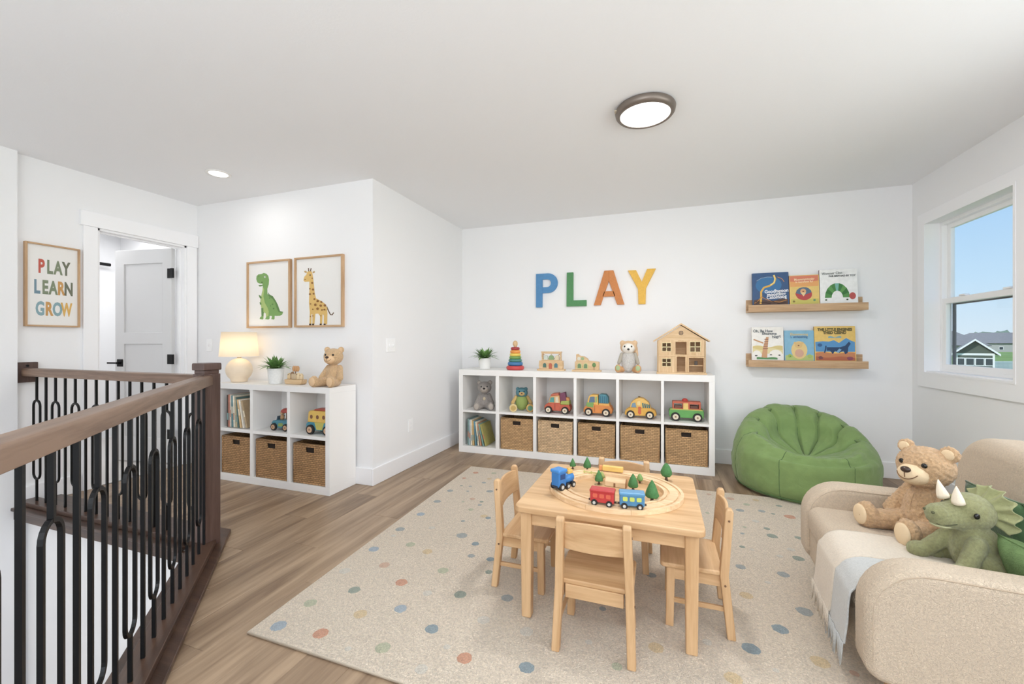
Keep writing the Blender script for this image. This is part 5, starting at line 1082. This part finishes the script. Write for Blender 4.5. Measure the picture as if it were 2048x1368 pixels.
obj('boiler', (lambda bm: (bmesh.ops.transform(bm, matrix=Matrix.Translation((0, 0, .036)) @ Matrix.Rotation(R(90), 4, 'Y'), verts=bm.verts), bm)[1])(lathe([(0, -.01), (.019, -.01), (.019, .046), (.014, .052), (0, .052)], 20)), paint((50, 128, 204), .35), t, smooth=True)
obj('frame', box(-.05, .052, -.014, .014, .010, .020), paint((36, 50, 70), .4), t, bev=.002)
obj('chimney', lathe([(0, .05), (.007, .05), (.009, .072), (0, .074)], 14, c=(.034, 0, 0)), paint((224, 170, 70), .4), t, smooth=True)
obj('cargo_block', box(.018, .046, -.012, .012, .052, .066), paint((230, 184, 90)), t, bev=.002)
for sd in (-1, 1):
    obj('side_window', box(-.04, -.014, sd * .0212 - .0008, sd * .0212 + .0008, .044, .064), paint((24, 70, 130), .3), t)
    for x_, r_ in ((-.032, .015), (.004, .012), (.036, .012)):
        o = obj('wheel', disc(BM(), (0, 0, 0), r_, .007, 'y', 20), RUB, t, bev=.001, loc=(x_, sd * .022, r_)); obj('hub', disc(BM(), (0, sd * .0038, 0), r_ * .5, .002, 'y', 14), paint((196, 196, 190), .3), o)
# toy trees
def tree(label, x, y, h_, shape=0, rgb=(64, 124, 62)):
    t = thing('toy_tree', label, 'toy tree', (x, y, TT))
    obj('trunk', lathe([(0, 0), (h_ * .10, 0), (h_ * .07, h_ * .12), (h_ * .06, h_ * .34), (0, h_ * .34)], 12), paint((92, 64, 42)), t, smooth=True)
    pr = [(0, .24), (.26, .25), (.30, .32), (.24, .52), (.14, .78), (.04, .97), (0, 1)] if shape == 0 else [(0, .26), (.24, .27), (.31, .38), (.30, .55), (.20, .80), (.08, .96), (0, 1)]
    o = obj('crown', lathe([(a * h_, b * h_) for a, b in pr], 18), mat('tree_paint_%d_%d_%d' % rgb, rgb, .7, (300, .5), .15, 90), t, smooth=True)
    for v in o.data.vertices: v.co += v.normal * noise.noise(v.co * 150) * .002
for a in (('toy tree at the far left corner of the table, behind the engine', -.43, 2.17, .055), ('toy tree on the far side of the track, second from left', -.353, 2.163, .070), ('toy tree inside the track beside the wooden tunnel, on the left', -.268, 1.975, .066), ('toy tree inside the track behind the blue carriage', -.112, 1.935, .078),
          ('tallest toy tree, inside the track near its right bend', -.030, 1.822, .094), ('rounded toy tree outside the track at the right edge of the table', .030, 2.132, .084, 1), ('light green small toy tree inside the far bend of the track', -.088, 2.055, .045, 1, (120, 160, 84)), ('little olive toy tree standing behind the wooden tunnel', -.262, 2.03, .045, 1, (150, 160, 84))): tree(*a)
t = thing('toy_tunnel', 'pale wooden tunnel block with brown gable inside the oval track', 'toy', (-.185, 1.975, TT), R(-6))
obj('block', prism([(-.02, 0), (.02, 0), (.02, .022), (0, .040), (-.02, .022)], -.052, .040, 'x'), PALE[0], t, bev=.002); obj('gable', prism([(-.017, .001), (.017, .001), (.017, .022), (0, .038), (-.017, .022)], .0405, .044, 'x'), paint((176, 118, 66)), t); obj('doorway', box(-.012, -.004, -.0215, -.0195, 0, .018), paint((140, 96, 60)), t)
t = thing('toy_wagon', 'yellow and orange wooden block wagon on the far bend of the track', 'toy train', (-.215, 2.122, TT + tk), R(-3))
obj('block', rprism(rrect(-.055, .045, .004, .028, .003, 3), -.012, .012, .002), paint((234, 190, 96)), t); obj('end_block', rprism(rrect(-.072, -.056, .004, .026, .003, 3), -.012, .012, .002), paint((220, 140, 80)), t)
t = thing('toy_fence', 'small olive wooden fence piece beside the far track', 'toy', (-.315, 2.055, TT), R(-4))
for x_ in (-.035, 0, .035): obj('post', box(x_ - .003, x_ + .003, -.003, .003, 0, .032), paint((196, 190, 110)), t)
for z_ in (.014, .026): obj('rail', box(-.04, .04, -.002, .002, z_ - .003, z_ + .003), paint((204, 196, 120)), t)

# ================================================================== BEAN BAG
t = thing('bean_bag', 'big green bean bag chair with pleated back in the corner', 'bean bag', (1.035, 3.80, 0), R(4))
t.scale = (.90, .90, .98)
NP, NQ = 220, 90
seams = [R(a) for a in (84, 52, 120, 20, 152, -10, 186)]
def spl(P, u):
    n_ = len(P) - 1; x_ = u * n_; i_ = min(int(x_), n_ - 1); f_ = x_ - i_; g = lambda k: P[max(0, min(n_, k))]
    a, b, c_, d_ = g(i_ - 1), g(i_), g(i_ + 1), g(i_ + 2)
    return tuple(.5 * ((2 * b[k]) + (-a[k] + c_[k]) * f_ + (2 * a[k] - 5 * b[k] + 4 * c_[k] - d_[k]) * f_ ** 2 + (-a[k] + 3 * b[k] - 3 * c_[k] + d_[k]) * f_ ** 3) for k in (0, 1))
bm = BM(); rows = []
for i_ in range(NP):
    ph = 2 * math.pi * i_ / NP; bk = (1 + math.sin(ph)) / 2; bk2 = bk ** 1.1        # +y is the back
    hr = .335 + .285 * bk2; Rm = .53
    prof = [(0, 0), (.36, 0), (.47, .015), (.52, .09), (Rm, .18), (Rm * (1 - .03 * bk), .30), (Rm * (.92 - .08 * bk), hr - .04), (Rm * (.80 - .12 * bk), hr), (Rm * (.64 - .14 * bk), hr - .012 - .05 * bk), (.25, .318 + .10 * bk), (.15, .300 + .04 * bk), (.07, .292), (0, .29)]
    row_ = []
    for j in range(NQ):
        u = j / (NQ - 1) * .9999; r_, z_ = spl(prof, u)
        sd = min(abs((ph - s_ + math.pi) % (2 * math.pi) - math.pi) for s_ in seams)
        wgt = max(0, min(1, (u - .50) / .08)) * max(0, min(1, (.96 - u) / .08))
        gr_ = math.exp(-(sd / .045) ** 2) * .032 * wgt + math.exp(-(sd / .02) ** 2) * .004 * max(0, min(1, (u - .15) / .1)) * (1 - wgt)
        puff = .012 * wgt * math.cos(min(sd / .33, 1) * math.pi / 2) * -1 + .012 * wgt
        nx = math.cos(ph); ny = math.sin(ph)
        sh_ = max(0, min(1, (u - .45) / .3)); 
        if u > .6: z_ -= gr_ * 1.0; r_ += gr_ * .5
        else: r_ -= gr_; z_ -= gr_ * .3
        z_ += puff if u > .55 else 0
        wr = noise.noise(Vector((nx * r_ * 9 + 3, ny * r_ * 9, z_ * 13))) * .008 + noise.noise(Vector((nx * r_ * 22, ny * r_ * 22 + 7, z_ * 30))) * .0045 * (1 + wgt)
        if 1e-4 < z_: r_ += wr; z_ += wr * (1 if u > .55 else .2)
        row_.append(bm.verts.new((nx * r_, ny * r_ * .97 - .10 * sh_, max(z_, 0.0))) if j > 0 else None)
    rows.append(row_)
seam_pts = []
for s_ in seams + [R(-70), R(-125)]:
    i_ = int(round((s_ % (2 * math.pi)) / (2 * math.pi) * NP)) % NP; lim = .93 if s_ in seams else .60
    seam_pts.append([v.co.copy() for j, v in enumerate(rows[i_]) if v and .12 < j / (NQ - 1) < lim][::2])
c0_ = bm.verts.new((0, 0, 0))
for i_ in range(NP):
    a, b = rows[i_], rows[(i_ + 1) % NP]; bm.faces.new((c0_, b[1], a[1]))
    for j in range(1, NQ - 1): bm.faces.new((a[j], b[j], b[j + 1], a[j + 1]))
bmesh.ops.remove_doubles(bm, verts=bm.verts, dist=.0005); bmesh.ops.recalc_face_normals(bm, faces=bm.faces)
GREENF = mat('green_canvas', (124, 152, 88), .9, (26, .25, 1.0, .01), .07, 10, sheen=.2, spec=.15)
obj('cover', bm, GREENF, t, smooth=True)
for P in seam_pts: obj('seam', tube(P, .0026, 6), mat('green_seam', (84, 112, 66), .9), t, smooth=True)
obj('base_seam', tube([(.500 * math.cos(2 * math.pi * k / 80), .500 * math.sin(2 * math.pi * k / 80) * .97, .036) for k in range(80)], .004, 6, closed=True), mat('green_piping', (72, 108, 56), .8), t, smooth=True)

# ================================================================== SOFA
SO = (.578, 1.520); SA = R(-4.5)
def sw(x, y): return (SO[0] + x * math.cos(SA) - y * math.sin(SA), SO[1] + x * math.sin(SA) + y * math.cos(SA))
BOU = mat('boucle', (222, 200, 172), .95, (190, 1.0, 2.0, .006), .10, 170, sheen=.2, spec=.1)
t = thing('sofa', 'small cream boucle sofa with rounded arms and back by the window', 'sofa', (*SO, ZR), SA)
SL, AT = .885, .118
armP = rrect(0, .70, .115, .470, .1, 8, (.05, .06, .150, .055))
for y0_, y1_ in ((0, AT), (SL - AT, SL)):
    a_ = obj('armrest', rprism(armP, y0_, y1_, .030, 'y', 7), BOU, t, smooth=True)
    for yy_ in (y0_ + .004, y1_ - .004):
        P = [(p[0] + (.35 - p[0]) * .052, yy_, p[1] + (.30 - p[1]) * .075) for p in armP]; obj('seam', tube(P, .0018, 6, closed=True), mat('boucle_seam', (186, 164, 138), .9), a_, smooth=True)
bk = [(y_, z_) for y_, z_ in rrect(.0, SL + .045, .13, .735, .1, 12, (.04, .16, .17, .04))]
b_ = obj('backrest', rprism(bk, .555, .735, .055, 'x', 8), BOU, t, smooth=True)
for v in b_.data.vertices: v.co.x += (v.co.z - .37) * .10
for xx_ in (.575, .70):
    P = [(xx_ + (p[1] - .37) * .10, p[0] + (SL / 2 - p[0]) * .045, p[1] + (.43 - p[1]) * .06) for p in bk]; obj('seam', tube(P, .002, 6, closed=True), MC['boucle_seam'], b_, smooth=True)
obj('seat_cushion', rprism(rrect(.008, .60, .262, .372, .03, 5, (.02, .02, .045, .02)), AT - .004, SL - AT + .004, .02, 'y', 5), BOU, t, smooth=True)
obj('base', rprism(rrect(.02, .68, .118, .262, .02, 4), AT - .02, SL - AT + .02, .01, 'y', 3), BOU, t, smooth=True)
for x_, y_ in ((.085, .06), (.085, SL - .06), (.62, .06), (.62, SL - .06)): obj('leg', lathe([(0, 0), (.016, 0), (.026, .12), (0, .12)], 20, c=(x_, y_, 0)), OAK[2], t, smooth=True)

def throw(label, y0, y1, m, zoff, xback, zend, fl):
    t = thing('throw_blanket', label, 'blanket', (*SO, ZR), SA)
    path = [(xback, .374), (xback - .1, .374), (.20, .374), (.10, .373), (.055, .368), (.02, .352), (.0, .325), (-.006, .29), (-.010, .24), (-.014, .19), (-.018, zend)]
    nU, nV = 24, 60; bm = BM(); rows = []
    for j in range(nV + 1):
        u = j / nV; x_, z_ = spl(path, u * .9999); r_ = []
        for i_ in range(nU + 1):
            f_ = i_ / nU; y_ = y0 + (y1 - y0) * f_ + .002 * math.sin(u * 9 + y0 * 40) ; nz = noise.noise(Vector((x_ * 9, y_ * 14, z_ * 7))) * .004 + .004 * math.sin(y_ * 60 + u * 3) * max(0, u - .6)
            flat_ = z_ > .33
            r_.append(bm.verts.new((x_ - (0 if flat_ else abs(nz) + zoff), y_, z_ + (zoff + abs(nz) if flat_ else 0))))
        rows.append(r_)
    for a, b in zip(rows, rows[1:]):
        for i_ in range(nU): bm.faces.new((a[i_], b[i_], b[i_ + 1], a[i_ + 1]))
    edge = [v.co.copy() for v in rows[-1]]
    o = obj('blanket_cloth', bm, m, t, smooth=True); sd = o.modifiers.new('s', 'SOLIDIFY'); sd.thickness = .005; sd.offset = 1
    bm = BM(); n_ = int((y1 - y0) / .0075)
    for k in range(n_ + 1):
        f_ = k / n_ * nU; i_ = min(int(f_), nU - 1); p = edge[i_].lerp(edge[i_ + 1], f_ - i_); L_ = fl * random.uniform(.85, 1.1); dx_, dy_ = random.uniform(-.006, .006), random.uniform(-.008, .008)
        tube([p + Vector((-.002, 0, .004)), p + Vector((dx_ * .3 - .003, dy_ * .3, -L_ * .4)), p + Vector((dx_ - .003, dy_, -L_))], [.0022, .0025, .0012], 5, bm)
    obj('fringe', bm, m, t, smooth=True, kind='stuff'); return t
THC = mat('throw_cream', (226, 212, 192), .95, (210, .9, 1.2, .004), .06, 150, sheen=.3, spec=.1)
THB = mat('throw_blue_grey', (200, 202, 200), .95, (210, .9, 1.2, .004), .06, 150, sheen=.3, spec=.1)
throw('cream fringed throw draped over the middle of the sofa seat', .262, .485, THC, .010, .50, .165, .075)
throw('pale blue-grey fringed throw beside the near sofa armrest', .108, .285, THB, .007, .50, .150, .075)
def cushion(label, loc, rot, w_, h_, th, m):
    t = thing('scatter_cushion', label, 'cushion', loc); t.rotation_euler = rot; bm = BM(); n_ = 20; G = []
    for sd in (1, -1):
        g = []
        for i_ in range(n_ + 1):
            row_ = []
            for j in range(n_ + 1):
                u, v = i_ / n_ * 2 - 1, j / n_ * 2 - 1; k = (max(0, 1 - u ** 4) * max(0, 1 - v ** 4)) ** .5
                x_ = u * w_ / 2 * (1 - .07 * (1 - v * v) * abs(u)); z_ = v * h_ / 2 * (1 - .07 * (1 - u * u) * abs(v))
                row_.append(bm.verts.new((x_, sd * th / 2 * k, z_)))
            g.append(row_)
        for i_ in range(n_):
            for j in range(n_): bm.faces.new((g[i_][j], g[i_ + 1][j], g[i_ + 1][j + 1], g[i_][j + 1]))
    bmesh.ops.remove_doubles(bm, verts=bm.verts, dist=.0004); bmesh.ops.recalc_face_normals(bm, faces=bm.faces)
    o = obj('cushion_cover', bm, m, t, smooth=True)
    P = []
    for a, b, c_, d_ in ((-1, -1, 1, -1), (1, -1, 1, 1), (1, 1, -1, 1), (-1, 1, -1, -1)):
        for k in range(8): f_ = k / 8; u, v = a + (c_ - a) * f_, b + (d_ - b) * f_; P.append((u * w_ / 2 * (1 - .07 * (1 - v * v) * abs(u)), 0, v * h_ / 2 * (1 - .07 * (1 - u * u) * abs(v))))
    obj('piping', tube(P, .003, 6, closed=True), m, t, smooth=True)
x_, y_ = sw(.515, .46); cushion('dark green cushion leaning behind the plush triceratops', (x_, y_, .50), (R(-14), 0, R(94)), .24, .24, .085, mat('cushion_dark_green', (70, 108, 62), .8, (200, .5), .1, 30, sheen=.4))
x_, y_ = sw(.455, .155); cushion('fuzzy mid green cushion at the right edge of the sofa', (x_, y_, .452), (R(-20), 0, R(100)), .20, .19, .09, mat('cushion_green', (100, 130, 74), .9, (160, .9, 1), .16, 40))

# ================================================================== OUTSIDE
GZ = -3.0
o = struct('ground', box(4, 900, -400, 900, GZ - .5, GZ), mat('lawn', (128, 160, 74), .95, None, .18, .12))
ROOFG = mat('shingle_grey', (132, 131, 131), .9, (6, .5), .08, 1.5); SID = mat('siding_grey', (170, 170, 168), .8, None, .03, 2); DKG = mat('siding_green', (84, 96, 84), .8)
def dirp(px, t_):
    a = (px - 1024) / 834; s_, c_ = math.sin(R(19.5)), math.cos(R(19.5)); return (t_ * (-s_ + a * c_), t_ * (c_ + a * s_))
def house(label, loc, rz, L_, W__, hw, hr, wallm, roofm, gable, posts=False):
    t = thing('house', label, 'house', (*loc, GZ), rz)
    obj('walls', box(-L_ / 2, L_ / 2, -W__ / 2, W__ / 2, 0, hw), wallm, t)
    ov = .5
    if gable:   # ridge along local y, gable end faces -y
        obj('gable_wall', prism([(-L_ / 2, hw), (L_ / 2, hw), (0, hr - .15)], -W__ / 2, W__ / 2, 'y'), wallm, t)
        for a in (-1, 1):
            obj('roof_slope', prism([(0, hr), (a * (L_ / 2 + ov), hw - .25), (a * (L_ / 2 + ov), hw - .08), (0, hr + .2)], -W__ / 2 - ov, W__ / 2 + ov, 'y'), roofm, t)
            obj('barge_board', prism([(0, hr - .03), (a * (L_ / 2 + ov), hw - .32), (a * (L_ / 2 + ov), hw - .03), (0, hr + .24)], -W__ / 2 - ov - .05, -W__ / 2 - ov, 'y'), TRIM, t)
        obj('beam', box(-L_ / 2, L_ / 2, -W__ / 2 - .06, -W__ / 2, hw - .25, hw + .05), TRIM, t)
        for x_ in (-L_ / 2 + .1, L_ / 2 - .1): obj('corner_post', box(x_ - .1, x_ + .1, -W__ / 2 - .08, -W__ / 2, 0, hw), TRIM, t)
        for k in range(4):
            xw = -L_ / 2 + L_ * (k + .5) / 4; fr = obj('window', box(xw - .45, xw + .45, -W__ / 2 - .05, -W__ / 2, .8, hw - .6), TRIM, t); obj('pane', box(xw - .36, xw + .36, -W__ / 2 - .07, -W__ / 2 - .04, .9, hw - .7), mat('far_glass', (60, 70, 78), .2), fr)
    else:
        v = [(-L_ / 2 - ov, -W__ / 2 - ov, hw), (L_ / 2 + ov, -W__ / 2 - ov, hw), (L_ / 2 + ov, W__ / 2 + ov, hw), (-L_ / 2 - ov, W__ / 2 + ov, hw), (-L_ / 2 + W__ / 2, 0, hr), (L_ / 2 - W__ / 2, 0, hr)]
        bm = BM(); V = [bm.verts.new(p) for p in v]
        for f_ in ((0, 1, 5, 4), (1, 2, 5), (2, 3, 4, 5), (3, 0, 4), (3, 2, 1, 0)): bm.faces.new([V[i] for i in f_])
        obj('roof', bm, roofm, t); obj('gutter', box(-L_ / 2 - ov, L_ / 2 + ov, -W__ / 2 - ov - .08, -W__ / 2 - ov + .05, hw - .18, hw + .02), mat('gutter_dark', (92, 92, 98), .6), t)
        for k in range(int(L_ / 5)):
            xw = -L_ / 2 + 2.2 + k * 5; fr = obj('window', box(xw - .6, xw + .6, -W__ / 2 - .05, -W__ / 2, .9, 2.2), TRIM, t); obj('pane', box(xw - .5, xw + .5, -W__ / 2 - .07, -W__ / 2 - .04, 1.0, 2.1), mat('far_glass', (60, 70, 78), .2), fr)
    return t
va = R(19.5) - math.atan2(1947 - 1024, 834)
house('dark green cottage with white gable trim seen through the window', dirp(1947, 60), va + R(4), 3.7, 3.6, 2.5, 4.35, DKG, ROOFG, True)
house('long grey house with low grey roof behind the lawn', dirp(2050, 172), va - R(6), 46, 15, 3.7, 8.1, SID, ROOFG, False)
house('grey roofed house at the left edge of the window view', dirp(1893, 125), va + R(8), 15, 12, 3.2, 7.4, SID, ROOFG, False)
FT = thing('garden_fence', 'white picket fence low in the window view', 'fence', (0, 0, GZ))
A_ = Vector(dirp(1985, 64)); B_ = Vector(dirp(2110, 64)); n_ = 60; dv = (B_ - A_); an = math.atan2(dv.y, dv.x)
for z_ in (.35, .9): obj('rail', box(0, dv.length, -.03, .03, z_, z_ + .1), TRIM, FT, loc=(A_.x, A_.y, 0), rot=(0, 0, an))
pm_ = bpy.data.meshes.new('picket'); b_ = prism([(-.10, 0), (.10, 0), (.10, 1.1), (0, 1.2), (-.10, 1.1)], -.02, .02); b_.to_mesh(pm_); b_.free(); pm_.materials.append(TRIM)
for k in range(n_): p = A_ + dv * k / n_; link('picket', pm_, None, FT, loc=(p.x, p.y, 0), rot=(0, 0, an))
t = thing('sand_patch', 'sandy oval play patch on the green lawn outside', 'sand pit', (*dirp(2024, 82), GZ)); obj('sand', prism(circ(0, 0, 3.2, 2.4, 20, jit=.06), 0, .05, 'z'), mat('sand', (206, 178, 148), .95), t); obj('border', tube([(3.2 * math.cos(k / 20 * 6.283), 2.4 * math.sin(k / 20 * 6.283), .05) for k in range(20)], .1, 6, closed=True), mat('stone_edge', (150, 140, 130), .9), t)
TREEM = mat('far_foliage', (124, 146, 124), .95, (1.2, .8, 0, .5), .2, .3)
bm = BM()
for k in range(90):
    x_, y_ = dirp(1860 + k * 11 + max(0, k - 34) * 60, 240 + (k * 37 % 40)); hh_ = 7.6 + (k * 53 % 30) / 12 + 1.0 * math.sin(k * .7); c_ = Vector((x_, y_, GZ + hh_ * .5))
    b2_ = BM(); ell(b2_, c_, (hh_ * .55, hh_ * .55, hh_ * .5), None, 16, 10)
    for v in b2_.verts: v.co += (v.co - c_).normalized() * noise.noise(v.co * .5) * 1.6
    me = bpy.data.meshes.new('tmp'); b2_.to_mesh(me); b2_.free(); bm.from_mesh(me); bpy.data.meshes.remove(me)
o = obj('distant_woods', bm, TREEM, smooth=True); tag(o, 'line of green woods along the horizon beyond the grey roofs', 'trees', kind='stuff')
